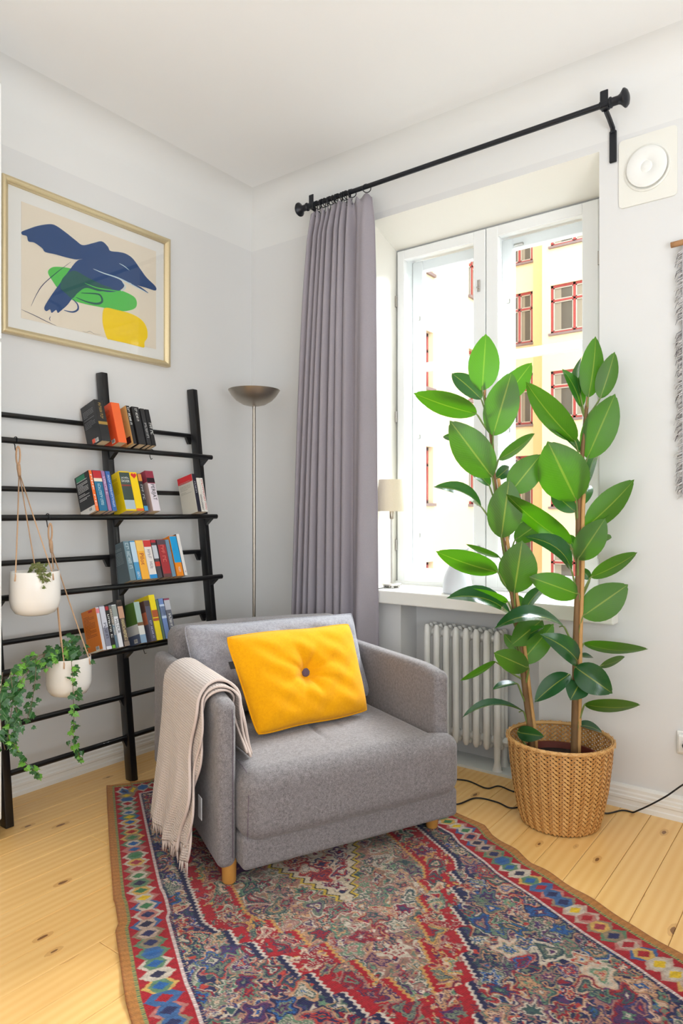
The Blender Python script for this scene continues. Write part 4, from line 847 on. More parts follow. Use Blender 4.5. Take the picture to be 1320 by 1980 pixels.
for k, (f, Lt) in enumerate(lay):
    V, F, UVt = grid(f, 110, 60); wv_ = .40; uv = np.stack([UVt[:, 0]*Lt, UVt[:, 1]*wv_], 1); o = mk('cloth_fold', V-TL0, F, 'waffle_knit', throw, smooth=True, uv=uv); sm = o.modifiers.new('thick', 'SOLIDIFY'); sm.thickness = .009 if k == 0 else .006; sm.offset = 0
    # rolled hem along the front edge
    Pe = f(np.linspace(.0, 1, 70), np.zeros(70)); Vh, Fh = tube(Pe, .0055 if k == 0 else .004, 7); mk('hem', Vh-TL0, Fh, 'knit_plain', throw, smooth=True)
    m = MB(); N_ = 75 if k == 0 else 50
    for q_ in range(N_):
        v_ = q_/(N_-1); p = f(np.array([0.003]), np.array([v_]))[0]; r = random.Random(q_*7+k); ln = r.uniform(.026, .044); dx = np.array([r.uniform(-.008, .008), r.uniform(-.008, .008), 0])
        m.add(tube([p, p+dx*.4+np.array([0, 0, -ln*.5]), p+dx+np.array([0, 0, -ln])], [.0028, .0026, .0014], 5))
    V, F = m.get(); tag(mk('fringe', V-TL0, F, 'knit_plain', throw, smooth=True), kind='stuff')
V, F = rbox(-.0008, .0008, -.019, .019, -.036, .036, .0004, 1); lab = cw(np.array([-.080, .052, .245])); mk('care_label', np.outer(V[:, 0], CU)+np.outer(V[:, 1], CV)+np.outer(V[:, 2], UPV)+lab-TL0, F, 'tag_cloth', throw)

# ================================================================== FLOOR LAMP
d_ = ray(491, 990); tl_ = 3.68; LP = CAM+d_*tl_; LP[2] = 0
lamp = thing('floor_lamp', 'slim brushed steel uplighter floor lamp in the room corner', 'floor lamp', tuple(LP))
mk('pole', *tube([(0, 0, .015), (0, 0, 1.77)], .0085, 14), 'brushed_nickel', lamp, smooth=True, auto=40); mk('collar', *lathe([(.0095, 1.755), (.0095, 1.772), (.006, 1.778), (.006, 1.79)], 16), 'steel', lamp, smooth=True, auto=40)
bw = [(.0, 1.765), (.025, 1.767), (.06, 1.776), (.095, 1.797), (.12, 1.823), (.138, 1.852), (.1365, 1.853), (.118, 1.826), (.093, 1.80), (.06, 1.78), (0, 1.769)]
fixn(mk('bowl_shade', *lathe(bw, 48, cap=False), 'brushed_nickel', lamp, smooth=True, auto=60)); mk('base', *lathe([(.125, 0), (.13, .004), (.13, .014), (.11, .020), (.012, .026), (0, .026)], 40), 'brushed_nickel', lamp, smooth=True, auto=40); mk('bulb', *lathe([(.006, 1.79), (.012, 1.80), (.012, 1.84), (0, 1.848)], 12), 'frosted_glass', lamp, smooth=True)

# ================================================================== TABLE LAMP AND VASE ON THE SILL
p = onz(757, 1135, .812); tlm = thing('table_lamp', 'small steel table lamp with a cream tapered shade on the window sill', 'table lamp', (p[0], p[1], .8105)); k = (p-CAM)@FW/FPX
bz = .0; topz = (1135-990+ (990-927))*k; sh0 = (1135-990)*k; 
def hz(py): return (1135-py)*k
mk('base', *lathe([(.048, .010), (.051, .012), (.051, .019), (.047, .022), (.008, .025), (0, .025)], 36), 'steel', tlm, smooth=True, auto=40)
for an in np.arange(5)*2*pi/5+.3: mk('foot', *lathe([(.0, 0), (.010, .001), (.011, .006), (.009, .010)], 14, (.036*math.cos(an), .036*math.sin(an), 0)), 'steel', tlm, smooth=True, auto=40)
mk('pole', *tube([(0, 0, .02), (0, 0, hz(985))], .0055, 12), 'steel', tlm, smooth=True, auto=40); mk('socket', *lathe([(.010, hz(1003)), (.012, hz(1000)), (.012, hz(985)), (.008, hz(980))], 16), 'brushed_nickel', tlm, smooth=True, auto=40)
r0, r1, z0, z1 = 31.5*k, 25.5*k, hz(988), hz(927)
fixn(mk('lamp_shade', *lathe([(r0, z0), (r1, z1), (r1-.002, z1), (r0-.002, z0), (r0, z0)], 48, cap=False), 'lamp_shade_cloth', tlm, smooth=True, auto=40)); mk('bulb', *lathe([(.008, z0+.01), (.02, z0+.05), (.018, z0+.075), (0, z0+.085)], 14), 'frosted_glass', tlm, smooth=True)
W0 = np.array([p[0], p[1], .8105]); cpts = spline([W0+np.array([-.02, -.03, .018]), W0+np.array([-.01, -.045, .006]), np.array([.955, -.058, .819]), np.array([.938, -.082, .805]), np.array([.935, -.088, .72]), np.array([.945, -.075, .62]), np.array([.935, -.07, .54]), np.array([.93, -.07, .50])], 8)
V, F = tube(cpts, .0022, 6); mk('cord', V-W0, F, 'black_rubber', tlm, smooth=True); V, F = rbox(.919, .941, -.08, -.058, .43, .505, .005, 2); mk('cord_switch', V-W0, F, 'black_rubber', tlm)
p = onz(884, 1146, .812); k = (p-CAM)@FW/FPX; vs = thing('vase', 'white frosted glass carafe vase on the window sill', 'vase', (p[0], p[1], .8105))
pr = [(26.5, 0), (28.5, 4), (28, 15), (25.5, 30), (21, 43), (16, 52), (14.2, 60), (15.2, 70), (18.5, 80), (20.5, 84)]; pr = [(a*k, b*k) for a, b in pr]; P2 = spline(pr, 5); inner = P2[::-1]-np.array([.0025, 0]); inner = inner[inner[:, 1] > .01]
fixn(mk('vase_body', *lathe(np.concatenate([[[0, 0]], P2, inner, [[0, .01]]]), 40, cap=False), 'frosted_glass', vs, smooth=True, auto=60)); mk('spout_lip', *tube([(20*k, 0, 83*k), (23*k, 0, 86*k), (25*k, 0, 87*k)], [.006, .005, .002], 8), 'frosted_glass', vs, smooth=True)

# ================================================================== BASKET
BC = np.array([1.932, -.288, 0]); bsk = thing('woven_basket', 'round woven bamboo basket holding the rubber plants', 'basket', tuple(BC)); BH = .335
def brad(z): return np.interp(z, [0, .01, .05, .15, .25, BH], [.135, .145, .158, .177, .189, .1955])
def ribbon(P, Nrm, wd, th):
    """flat strip along P, width across, thickness th"""
    P = np.asarray(P); T = np.gradient(P, axis=0); T /= np.linalg.norm(T, axis=1)[:, None]; Sd = np.cross(Nrm, T); Sd /= np.linalg.norm(Sd, axis=1)[:, None]; n_ = len(P)
    V = np.concatenate([P-Sd*wd/2+Nrm*th, P+Sd*wd/2+Nrm*th, P+Sd*wd/2, P-Sd*wd/2]); F = []
    for i in range(n_-1):
        for a_ in range(4): b_ = (a_+1) % 4; F.append((a_*n_+i, a_*n_+i+1, b_*n_+i+1, b_*n_+i))
    return V, F
NS = 58; per = 2*pi/NS; slope = 6.4
for hand in (1, -1):
    m = MB(); zs_ = np.arange(.004, BH-.006, per/(2*slope)/2.5)
    for i in range(NS):
        ph = i*per+hand*slope*zs_; kx = 2*slope*zs_/per
        # crossing index: over two, under two (twill)
        cross = 2*i+hand*kx
        ov = .5+.5*hand*np.clip(1.6*np.sin((cross-.5)*pi/2), -1, 1)*1.0; ov = ov if hand > 0 else ov
        r = brad(zs_)+.0034*(ov-.5); P = np.stack([r*np.cos(ph), r*np.sin(ph), zs_], 1); Nr = np.stack([np.cos(ph), np.sin(ph), 0*ph], 1); m.add(ribbon(P, Nr, .0082, .0010))
    tag(m.build('weave_strips', 'bamboo' if hand > 0 else 'bamboo_light', bsk), kind='stuff')
a_ = np.linspace(0, 2*pi, 61)[:-1]
for rr, zz_, hh in ((.1975, BH-.012, .014), (.1915, BH-.012, .014)):
    P = np.stack([rr*np.cos(a_), rr*np.sin(a_), 0*a_+zz_], 1); V, F = tube(P, .0035, 6, closed=True); V[:, 2] = (V[:, 2]-zz_)*2.2+zz_; mk('rim_band', V, F, 'bamboo_light', bsk, smooth=True)
m = MB(); aa_ = np.linspace(0, 2*pi, 241); zg = BH-.012+.008*np.sign(np.sin(aa_*34))*np.abs(np.sin(aa_*34))**.5; P = np.stack([.2025*np.cos(aa_), .2025*np.sin(aa_), zg], 1)[:-1]; m.add(tube(P, .0012, 5, closed=True)); m.build('rim_lacing', 'bamboo_light', bsk)
mk('basket_floor', *lathe([(0, .003), (.132, .003), (.134, .008), (0, .009)], 40), 'bamboo', bsk)
pot = thing('plant_pot', 'terracotta brown plastic nursery pot inside the woven basket', 'plant pot', (BC[0], BC[1], .0095)); fixn(mk('pot_wall', *lathe([(0, 0), (.115, 0), (.150, .235), (.156, .235), (.156, .25), (.147, .25), (.143, .22), (0, .22)], 40, cap=False), 'nursery_pot', pot, smooth=True, auto=40)); mk('soil', *lathe([(0, .232), (.07, .231), (.146, .226)], 30), 'soil', pot, smooth=True)

# ================================================================== RUBBER PLANTS
def leaf_mesh(Bp, Tp, wid, nrm, droop, fold, nl=15, nw=7, curl=0.):
    ax = Tp-Bp; L = np.linalg.norm(ax); ax = ax/L; nrm = nrm-ax*(nrm@ax); nrm /= np.linalg.norm(nrm); sd = np.cross(ax, nrm)
    v = .5-.5*np.cos(pi*np.linspace(0, 1, nl)); v[-2] = .955; x_ = np.abs(2*v-1); prof = np.where(v < .46, (1-np.clip(np.abs(v-.46)/.46, 0, 1)**2.3)**.62, (1-np.clip((v-.46)/.54, 0, 1)**1.9)**.9); prof[-2] = .13; prof[-1] = .0; prof[0] = .05
    V = []; UVl = []
    for i, vv in enumerate(v):
        c = Bp+ax*L*vv+nrm*(-droop*L*(4*(vv-.5)**2-1)*.5)
        for j in range(nw):
            u = 2*j/(nw-1)-1; ww_ = wid/2*prof[i]; V.append(c+sd*u*ww_*(1-.04*abs(u)) + nrm*(fold*abs(u)*ww_+curl*ww_*u*u)); UVl.append((.5+.5*u, vv))
    F = []
    for i in range(nl-1):
        for j in range(nw-1): F.append((i*nw+j, i*nw+j+1, (i+1)*nw+j+1, (i+1)*nw+j))
    V = np.array(V); f = F[len(F)//2]; fn_ = np.cross(V[f[1]]-V[f[0]], V[f[2]]-V[f[0]])
    if fn_ @ nrm < 0: F = [g[::-1] for g in F]
    return V, F, np.array(UVl)
def rubber(label, trunk_px, trunk_t, leaves, rad0, rad1):
    T3 = np.array([dep(x, y, t) for (x, y), t in zip(trunk_px, trunk_t)]); P = spline(T3, 8); L = np.array([P[0][0], P[0][1], .24]); P[0][2] = .235
    root = thing('rubber_plant', label, 'plant', tuple(L), group='rubber plants in the basket')
    V, F = tube(P, np.linspace(rad0, rad1, len(P)), 10); mk('trunk', V-L, F, 'bark', root, smooth=True)
    P2 = P+np.array([.016, .006, 0]); n2 = int(len(P2)*.72); V, F = tube(P2[:n2], rad0*.55, 8); mk('stake', V-L, F, 'stake', root, smooth=True)
    for i_, lf in enumerate(leaves):
        (bx_, by_), (tx_, ty_), wpx, side, toward = lf[:5]; bend = lf[5] if len(lf) > 5 else .10
        # base hangs on the trunk: depth from the trunk at that height
        hz_ = dep(bx_, by_, np.mean(trunk_t))[2]; ti = int(np.argmin(np.abs(P[:, 2]-hz_))); tp = P[ti]; td = (tp-CAM)@FW
        rr = random.Random(i_*13+int(bx_)); base = dep(bx_, by_, td-.02*toward+rr.uniform(-.012, .012)); vis = math.hypot(tx_-bx_, ty_-by_)*td/FPX; Lr = max(vis*1.02, .205 if vis > .09 else min(.16, vis*1.6)); dz_ = math.sqrt(max(0, Lr**2-vis**2)); dz_ = min(dz_, .13)
        tip = dep(tx_, ty_, td-dz_*toward-.02*toward)
        view = CAM-(base+tip)/2; view /= np.linalg.norm(view); ax = tip-base; ll = np.linalg.norm(ax); wr = ll*.46; wv_ = wpx*td/FPX
        wr = max(wr, wv_); cosr = min(1, wv_/wr); rho = math.acos(cosr); axn = ax/ll; n0 = view-axn*(view@axn); n0 /= np.linalg.norm(n0); s0 = np.cross(axn, n0)
        up_s = 1 if (n0*math.cos(rho)+s0*math.sin(rho))[2]*side > (n0*math.cos(rho)-s0*math.sin(rho))[2]*side else -1
        nn = n0*math.cos(rho)+s0*math.sin(rho)*up_s; nn = nn*side
        V, F, UVl = leaf_mesh(base, tip, wr, nn, bend*(1.5 if side > 0 else -.9), .26 if side > 0 else .17)
        lo = mk('leaf', V-L, F, 'rubber_leaf', root, smooth=True, uv=UVl)
        pm = P[max(0, ti-3)]; mid = (pm+base)/2+np.array([0, 0, -.004]); V, F = tube(spline([pm, mid, base, base+axn*.02], 4), [.0042]*4+[.0036]*4+[.0028]*4+[.002], 6); mk('petiole', V-L, F, 'petiole_green', lo, smooth=True)
    tp = P[-1]; V, F = tube([tp-np.array([0, 0, .01]), tp+np.array([.003, 0, .03]), tp+np.array([.005, 0, .06])], [rad1, rad1*.8, .001], 8); mk('bud', V-L, F, 'twig', root, smooth=True)
tb = 2.745
LEFT = [((932, 755), (939, 645), 62, -1, .3), ((972, 775), (1028, 701), 46, -1, -.4), ((953, 842), (989, 718), 68, -1, .7), ((930, 772), (873, 722), 38, 1, -.6), ((921, 800), (799, 760), 48, -1, .3), ((951, 922), (869, 813), 74, -1, .8), ((890, 853), (856, 844), 17, 1, -.8), ((964, 888), (1034, 838), 24, -1, -.3), ((987, 952), (1046, 878), 60, -1, .4), ((946, 940), (912, 910), 24, 1, -.7), ((958, 926), (985, 903), 26, 1, -.8), ((930, 980), (837, 942), 27, 1, .2, .2), ((969, 1040), (984, 926), 69, -1, .8), ((995, 1045), (1054, 1003), 42, -1, -.4), ((990, 1014), (1013, 984), 15, 1, -.5), ((992, 1012), (1046, 998), 26, -1, -.8), ((962, 1106), (842, 1066), 46, -1, .4), ((994, 1146), (1009, 1045), 76, -1, .9), ((966, 1078), (900, 1052), 13, -1, -.4), ((988, 1190), (862, 1157), 36, 1, .5, .22), ((982, 1164), (886, 1140), 26, -1, -.2), ((1012, 1184), (1058, 1130), 24, 1, -.3), ((1008, 1186), (1001, 1150), 26, 1, -.6), ((1048, 1198), (988, 1248), 50, -1, .7), ((1000, 1256), (974, 1226), 24, -1, -.5), ((1006, 1282), (1070, 1206), 52, -1, -.3), ((1002, 1246), (1052, 1212), 20, 1, .6), ((1022, 1292), (954, 1262), 46, -1, .8), ((958, 1280), (889, 1316), 14, -1, .3), ((1000, 1322), (952, 1334), 13, 1, .3), ((1012, 1376), (893, 1388), 14, 1, .3, .2), ((1000, 1416), (1052, 1424), 30, 1, .7)]
RIGHT = [((1137, 768), (1151, 650), 46, -1, .2), ((1160, 770), (1188, 680), 40, -1, .4), ((1122, 765), (1124, 690), 20, 1, -.5), ((1123, 788), (1086, 713), 26, 1, -.4), ((1112, 854), (1016, 738), 52, -1, .4), ((1135, 886), (1189, 761), 66, -1, .7), ((1123, 877), (1058, 822), 18, 1, -.4), ((1114, 968), (1058, 853), 98, -1, .9), ((1137, 935), (1157, 872), 24, 1, -.6), ((1112, 990), (1066, 950), 38, 1, -.6), ((1124, 978), (1140, 938), 28, 1, -.7), ((1132, 1020), (1226, 927), 52, -1, .3), ((1152, 1012), (1194, 980), 18, 1, -.3), ((1117, 1082), (1170, 1002), 56, -1, .7), ((1102, 1053), (978, 955), 44, -1, .3), ((1104, 1102), (1013, 1038), 36, 1, .2, .3), ((1113, 1060), (1094, 1034), 24, 1, -.6), ((1162, 1040), (1182, 1040), 15, -1, -.8), ((1142, 1116), (1232, 1068), 32, -1, .2), ((1140, 1120), (1122, 1098), 20, 1, -.4), ((1120, 1150), (1022, 1115), 52, -1, .6), ((1126, 1192), (1214, 1130), 68, -1, .6), ((1090, 1212), (955, 1216), 32, 1, .4, .25), ((1128, 1244), (1253, 1255), 24, -1, .2, .16), ((1118, 1282), (1043, 1226), 42, 1, .5, .2), ((1160, 1288), (1208, 1270), 16, -1, -.3), ((1112, 1290), (1184, 1341), 58, 1, .7, .2), ((1101, 1304), (1033, 1358), 38, 1, .4), ((1120, 1322), (1102, 1354), 46, 1, .8), ((1130, 1362), (1238, 1363), 26, -1, .3, .14), ((1122, 1270), (1147, 1272), 10, 1, -.6), ((1118, 1402), (1166, 1418), 16, 1, -.2)]
rubber('left rubber plant in the basket, its top reaching the window mullion', [(1028, 1432), (1016, 1340), (1004, 1240), (990, 1150), (972, 1045), (955, 925), (950, 850), (936, 765)], [tb, tb, tb, tb, tb, tb, tb, tb], LEFT, .0135, .006)
rubber('right rubber plant in the basket, its top overlapping the white wall', [(1110, 1450), (1112, 1340), (1113, 1240), (1117, 1110), (1118, 985), (1126, 870), (1134, 785)], [tb-.05]*7, RIGHT, .0145, .007)

# ================================================================== HANGING PLANTERS AND IVY
def planter(label, pxc, pyb, pyt, hw, xw, hook_px, bar, cords):
    """bottom / rim rows, half width in pixels, distance from the wall, hook on a front bar"""
    c = onx(pxc, (pyb+pyt)/2, xw); k = (c-CAM)@FW/FPX; zb2 = 1.2-(pyb-8-990)*k; hgt = (pyb-pyt-10)*k; R = hw*k; L = np.array([c[0], c[1], zb2]); root = thing('hanging_planter', label, 'planter', tuple(L), group='white planters hung on the ladder shelf')
    pr = [(0, 0), (R*.55, 0), (R*.78, hgt*.05), (R*.93, hgt*.18), (R*1.0, hgt*.36), (R*.99, hgt*.7), (R*.965, hgt), (R*.92, hgt), (R*.945, hgt*.7), (R*.93, hgt*.4), (0, hgt*.4)]
    fixn(mk('pot', *lathe(pr, 48, cap=False), 'glazed_ceramic', root, smooth=True, auto=50)); mk('soil', *lathe([(0, hgt*.82), (R*.93, hgt*.80)], 24), 'soil', root)
    z = FR[bar]; hk = onx(hook_px, 990, xp(z)+FO); hk = np.array([xp(z)+FO, hk[1], z]); 
    a_ = np.linspace(-.6, pi+1.2, 16); Ph = np.stack([hk[0]+.016*np.cos(a_), 0*a_+hk[1], hk[2]+.0*a_+.016*np.sin(a_)], 1); V, F = tube(np.concatenate([Ph, [Ph[-1]+np.array([.004, 0, -.02]), Ph[-1]+np.array([.012, 0, -.03])]]), .0022, 6); mk('hook', V-L, F, 'black_metal', root, smooth=True)
    lp = hk+np.array([.02, 0, -.03]); a_ = np.linspace(0, 2*pi, 17)[:-1]; Pl = np.stack([lp[0]+0*a_, lp[1]+.008*np.cos(a_), lp[2]-.03+.036*np.sin(a_)], 1); V, F = tube(Pl, .004, 6, closed=True); mk('cord_loop', V-L, F, 'cord_jute', root, smooth=True)
    kn = lp+np.array([0.002, 0, -.065]); V, F = tube([kn, kn+np.array([.002, .001, -.02]), kn+np.array([.004, .003, -.05])], [.0075, .0082, .006], 8); mk('cord_wrap', V-L, F, 'cord_jute', root, smooth=True)
    s_ = kn+np.array([.004, .003, -.045])
    for an in cords:
        e = L+np.array([R*.985*math.cos(an), R*.985*math.sin(an), hgt*.93]); e2 = e+np.array([math.cos(an)*.003, math.sin(an)*.003, -hgt*.12]); V, F = tube(np.array([s_+np.array([.003*math.cos(an), .003*math.sin(an), 0]), (s_+e)/2, e, e2]), .0025, 6); mk('cord', V-L, F, 'cord_jute', root, smooth=True)
    return L, R, hgt
ctrA = planter('upper white ceramic hanging pot with a dry sprig of ivy', 68, 1196, 1102, 46, .335, 30, 0, (2.6, .25, -1.35)); ctrB = planter('lower white ceramic hanging pot overflowing with green ivy', 133, 1351, 1268, 42, .365, 92, 1, (2.9, .55, -.75))
LOBE = np.array([(0, 0), (-.30, -.12), (-.52, .12), (-.36, .30), (-.40, .55), (-.16, .56), (0, 1.0), (.16, .56), (.40, .55), (.36, .30), (.52, .12), (.30, -.12)])
def ivymesh(name, bend, mat):
    V = [(0, .32, .0)]+[(x, y, -bend*(abs(x)*1.0+.5*(y-.3)**2)) for x, y in LOBE]; n_ = len(LOBE); F = [(0, 1+(i+1) % n_, 1+i) for i in range(n_)]; me = bpy.data.meshes.new(name); me.from_pydata(V, [], F)
    ul = me.uv_layers.new(name='UVMap'); li = np.zeros(len(me.loops), int); me.loops.foreach_get('vertex_index', li); uv = np.array([(.5+v[0], v[1]) for v in V]); ul.data.foreach_set('uv', uv[li].ravel()); me.materials.append(MATS[mat]); me.update(); 
    if me.polygons[0].normal.z < 0: me.flip_normals()
    return me
IM = [ivymesh('ivy_leaf', b, 'ivy_leaf') for b in (.25, .4)]; IY_ = ivymesh('ivy_leaf', .3, 'ivy_leaf_young'); ID_ = ivymesh('ivy_leaf', .5, 'ivy_leaf_dry')
def ivy(label, L, strands, seed, size=.036, dry=False):
    root = thing('ivy', label, 'ivy', tuple(L), group='ivy in the hanging pots'); r = random.Random(seed)
    def one(p, sz, mesh, down):
        o = bpy.data.objects.new('leaf', mesh); COL.objects.link(o); o.parent = root; o.location = tuple(np.array(p)-L)
        view = Vector(CAM-np.array(p)).normalized(); z_ = (view+Vector((r.uniform(-.7, .7), r.uniform(-.7, .7), r.uniform(.0, .9)))).normalized(); y_ = Vector((r.uniform(-.9, .9), r.uniform(-.9, .9), -r.uniform(.2, 1.0) if down else r.uniform(-.6, .8))); y_ = (y_-z_*y_.dot(z_)).normalized(); x_ = y_.cross(z_); M = Matrix((x_, y_, z_)).transposed(); o.rotation_euler = M.to_euler(); s = sz*r.uniform(.7, 1.25); o.scale = (s, s, s)
    for (pts, n_, spread, young) in strands:
        P = spline(np.array(pts), 10); V, F = tube(P, .0013, 5); mk('stem', V-L, F, 'ivy_stem', root, smooth=True)
        n_ = int(n_*1.38)
        for i in range(n_):
            f = (i+.5)/n_; q_ = P[min(len(P)-1, int(f*(len(P)-1)+.5))]+np.array([r.gauss(0, spread), r.gauss(0, spread), r.gauss(0, spread*.8)]); mesh = ID_ if dry else (IY_ if r.random() < young*(.3+f) else IM[r.randrange(2)]); one(q_, size*(1-.25*f), mesh, f > .2)
    return root
def P3(px, py, x): return onx(px, py, x)
LB, RB, HB = ctrB; top = LB+np.array([0, 0, HB])
S_ = []
for (tx, ty, x, n_, sp_, yg) in ((20, 1300, .42, 16, .020, .9), (5, 1330, .43, 14, .022, .8), (45, 1310, .45, 15, .020, .2), (70, 1290, .44, 14, .018, .1)):
    S_.append(([top+np.array([-.02, -.02, -.01]), P3(105, 1262, .37)+np.array([0, 0, .0]), P3((105+tx)/2, 1262+(ty-1262)*.25, (x+.37)/2), P3(tx, ty, x)], n_, sp_, yg))
S_.append(([P3(70, 1290, .45), P3(66, 1330, .46), P3(60, 1365, .46), P3(50, 1400, .46)], 14, .012, .05)); S_.append(([P3(20, 1300, .45), P3(25, 1350, .46), P3(18, 1400, .46), P3(14, 1440, .46)], 22, .018, .05)); S_.append(([P3(45, 1310, .46), P3(30, 1360, .47), P3(38, 1400, .47), P3(25, 1425, .47), P3(38, 1460, .46), P3(60, 1485, .45), P3(80, 1500, .44)], 26, .009, .35)); S_.append(([P3(5, 1300, .44), P3(0, 1360, .45), P3(4, 1420, .45), P3(10, 1450, .45)], 18, .016, .1))
S_.append(([top+np.array([.03, .0, -.01]), P3(138, 1268, .462), P3(140, 1310, .470), P3(142, 1350, .47), P3(143, 1390, .47), P3(142, 1425, .465), P3(152, 1455, .46), P3(157, 1474, .455)], 30, .008, .35))
S_.append(([top+np.array([.0, .02, .0]), P3(128, 1255, .40), P3(140, 1240, .38), P3(152, 1232, .37)], 15, .016, .1)); S_.append(([top+np.array([-.05, -.03, .0]), top+np.array([0, 0, .015]), top+np.array([.04, .05, .005])], 22, .024, .1))
ivy('leafy green ivy spilling over the lower hanging pot in long trails', LB+np.array([0, 0, HB*.8]), S_, 5, .032)
LA, RA_, HA = ctrA; ta = LA+np.array([0, 0, HA])
ivy('small dry olive ivy sprig in the upper hanging pot', LA+np.array([0, 0, HA*.8]), [([ta+np.array([.02, .02, -.01]), P3(76, 1094, .40), P3(82, 1102, .43), P3(90, 1128, .445)], 30, .009, 0), ([ta+np.array([-.0, -.03, -.01]), ta+np.array([.02, -.03, .012]), ta+np.array([.03, -.04, .012])], 3, .004, 0)], 9, .024, True)

# ================================================================== WALL THINGS ON THE RIGHT
VX0, VX1, VZ0, VZ1 = 2.078, 2.296, 2.437, 2.712; VL = np.array([(VX0+VX1)/2, 0, (VZ0+VZ1)/2]); vent = thing('air_vent', 'square white wall vent with a round disc beside the curtain rod', 'vent', tuple(VL)); h_ = (VX1-VX0)/2; v_ = (VZ1-VZ0)/2
bm = bmesh.new(); V, F = box(-h_, h_, -.007, 0, -v_, v_); vs_ = [bm.verts.new(x) for x in V]; [bm.faces.new([vs_[i] for i in f]) for f in F]; bm.edges.ensure_lookup_table(); ed = [e for e in bm.edges if abs(e.verts[0].co.y-e.verts[1].co.y) > .001]; bmesh.ops.bevel(bm, geom=ed, offset=.016, segments=4, affect='EDGES', profile=.5); me = bpy.data.meshes.new('plate'); bm.to_mesh(me); bm.free(); me.materials.append(MATS['vent_plastic']); o = bpy.data.objects.new('plate', me); COL.objects.link(o); o.parent = vent
def disc(name, prof, mat): V, F = lathe(prof, 48, cap=False); V = np.stack([V[:, 0], -V[:, 2], V[:, 1]*1.06], 1); fixn(mk(name, V, F, mat, vent, smooth=True, auto=40))
disc('ring', [(.088, .006), (.088, .010), (.082, .013), (.076, .010), (.076, .006)], 'vent_plastic'); disc('disc', [(.060, .008), (.076, .018), (.076, .022), (.070, .025), (.026, .024), (.022, .021), (.018, .024), (0, .024)], 'white_plastic')
SX0 = 2.293; sk = thing('wall_socket', 'white wall socket low on the wall right of the basket', 'socket', (SX0+.042, 0, .305)); mk('plate', *rbox(-.042, .042, -.010, 0, -.046, .046, .006, 3), 'white_plastic', sk, smooth=True, auto=40); mk('face', *rbox(-.034, .034, -.030, -.008, -.036, .036, .008, 3), 'white_plastic', sk, smooth=True, auto=40)
V, F = lathe([(.0, .018), (.017, .018), (.0195, .0305), (.021, .031), (.021, .028)], 28, cap=False); fixn(mk('socket_well', np.stack([V[:, 0], -V[:, 2], V[:, 1]], 1), F, 'white_plastic', sk, smooth=True, auto=40))
for dx in (-.0095, .0095): mk('pin_hole', *tube([(dx, -.0175, 0), (dx, -.019, 0)], .0035, 10), 'dark_hole', sk)
cpt = [np.array([SX0+.042, -.05, .30]), np.array([2.42, -.13, .22]), ony(1330, 1512, -.06), ony(1285, 1541, -.06), ony(1240, 1564, -.055), ony(1205, 1576, -.05), onz(1168, 1572, .004), np.array([1.97, -.045, .004]), np.array([1.82, -.06, .004]), onz(1000, 1532, .004), onz(965, 1520, .004), onz(940, 1524, .004), onz(905, 1510, .004), onz(872, 1506, .004), onz(820, 1500, .004), onz(850, 1535, .004), onz(880, 1555, .004), onz(920, 1543, .004), onz(960, 1551, .004), onz(985, 1562, .004), onz(1006, 1560, .004)]
P = spline(cpt, 10); P[:, 2] = np.maximum(P[:, 2], .0035); cb = thing('extension_cord', 'thin black power cord running across the pine floor past the basket', 'cord', (2.2, -.2, 0)); LC = np.array([2.2, -.2, 0]); V, F = tube(P, .0032, 7); mk('cable', V-LC, F, 'black_rubber', cb, smooth=True); V, F = tube([(SX0+.042, -.019, .305), (SX0+.042, -.045, .304), (SX0+.043, -.06, .296)], [.016, .015, .006], 12); mk('plug', V-LC, F, 'black_rubber', cb, smooth=True)
HL = np.array([2.6, -.03, 1.2]); hang = thing('wall_hanging', 'grey tufted woven wall hanging on a twig at the right edge', 'wall hanging', tuple(HL))
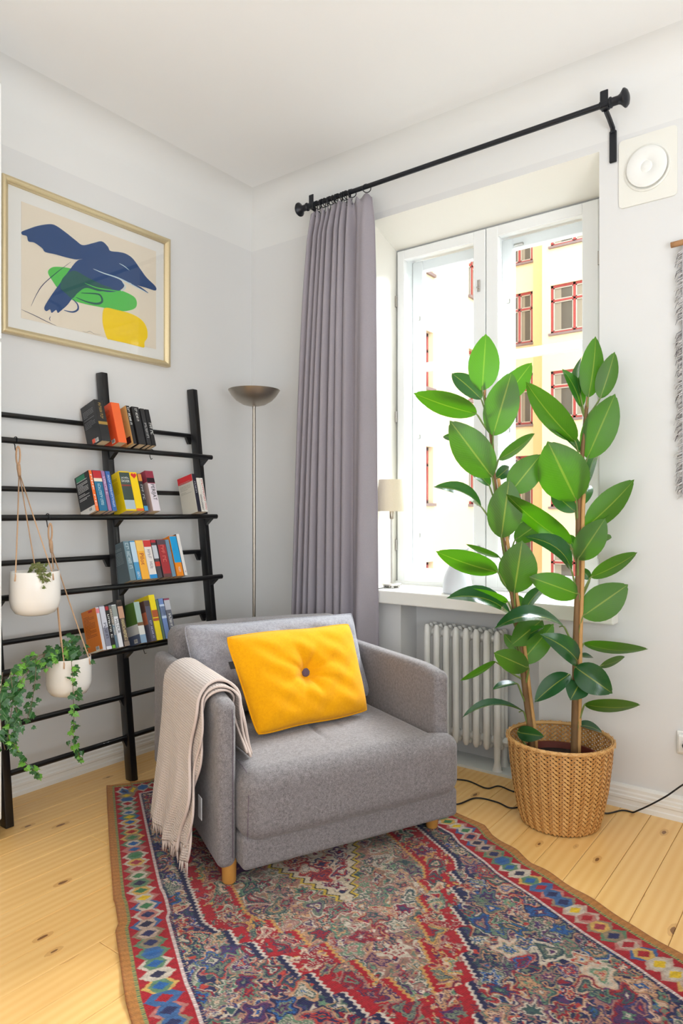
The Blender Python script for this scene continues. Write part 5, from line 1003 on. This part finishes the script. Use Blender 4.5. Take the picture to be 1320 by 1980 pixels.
V, F = tube(spline([(2.278, -.03, 2.236), (2.45, -.032, 2.242), (2.7, -.03, 2.238), (2.92, -.03, 2.246)], 5), .011, 10); mk('twig', V-HL, F, 'twig', hang, smooth=True)
V, F = rbox(2.315, 2.88, -.028, -.008, 1.27, 2.235, .004, 2); mk('woven_panel', V-HL, F, 'hanging_grey', hang); m = MB(); r = random.Random(4)
for i in range(420):
    e = r.random(); z = r.uniform(1.26, 2.22); x = 2.316 if e < .45 else r.uniform(2.316, 2.87); y = r.uniform(-.03, -.012) if e < .45 else -.028; ln = r.uniform(.015, .032); dx = -r.uniform(.3, 1) if e < .45 else r.uniform(-.6, .6); m.add(tube([(x+.004, y, z), (x+dx*ln*.6, y-.004, z-ln*.3), (x+dx*ln, y-.008, z-ln*r.uniform(.4, 1.0))], [.0022, .0018, .0008], 4))
V, F = m.get(); tag(mk('tufts', V-HL, F, 'hanging_tuft', hang, smooth=True), kind='stuff'); m = MB()
for i in range(90):
    z = r.uniform(1.27, 2.22); ln = r.uniform(.018, .036); m.add(tube([(2.318, -.02, z), (2.318-ln*.6, -.024, z-ln*.35), (2.318-ln*.8, -.022, z-ln*.9)], [.0014, .0012, .0006], 4))
V, F = m.get(); tag(mk('dark_threads', V-HL, F, 'hanging_thread', hang, smooth=True), kind='stuff')
# tall white cabinet at the left edge of the view
e0 = onx(4, 990, .36); KY = e0[1]; KL = np.array([.18, KY-.45, 0]); kab = thing('white_cabinet', 'tall white cabinet just visible at the left edge beside the ladder shelf', 'cabinet', tuple(KL))
V, F = rbox(.025, .345, KY-.9, KY, 0, 2.78, .004, 1); mk('body', V-KL, F, 'white_gloss', kab)
for y0_ in (KY-.9, KY-.45):
    for z0_, z1_ in ((.08, 1.82), (1.83, 2.76)): V, F = rbox(.345, .362, y0_+.002, y0_+.448, z0_, z1_, .003, 1); dr = mk('door', V-KL, F, 'white_gloss', kab); V, F = tube([(.362, y0_+.4, (z0_+z1_)/2-.05), (.385, y0_+.4, (z0_+z1_)/2-.05), (.385, y0_+.4, (z0_+z1_)/2+.05), (.362, y0_+.4, (z0_+z1_)/2+.05)], .004, 6); mk('handle', V-KL, F, 'steel', dr)
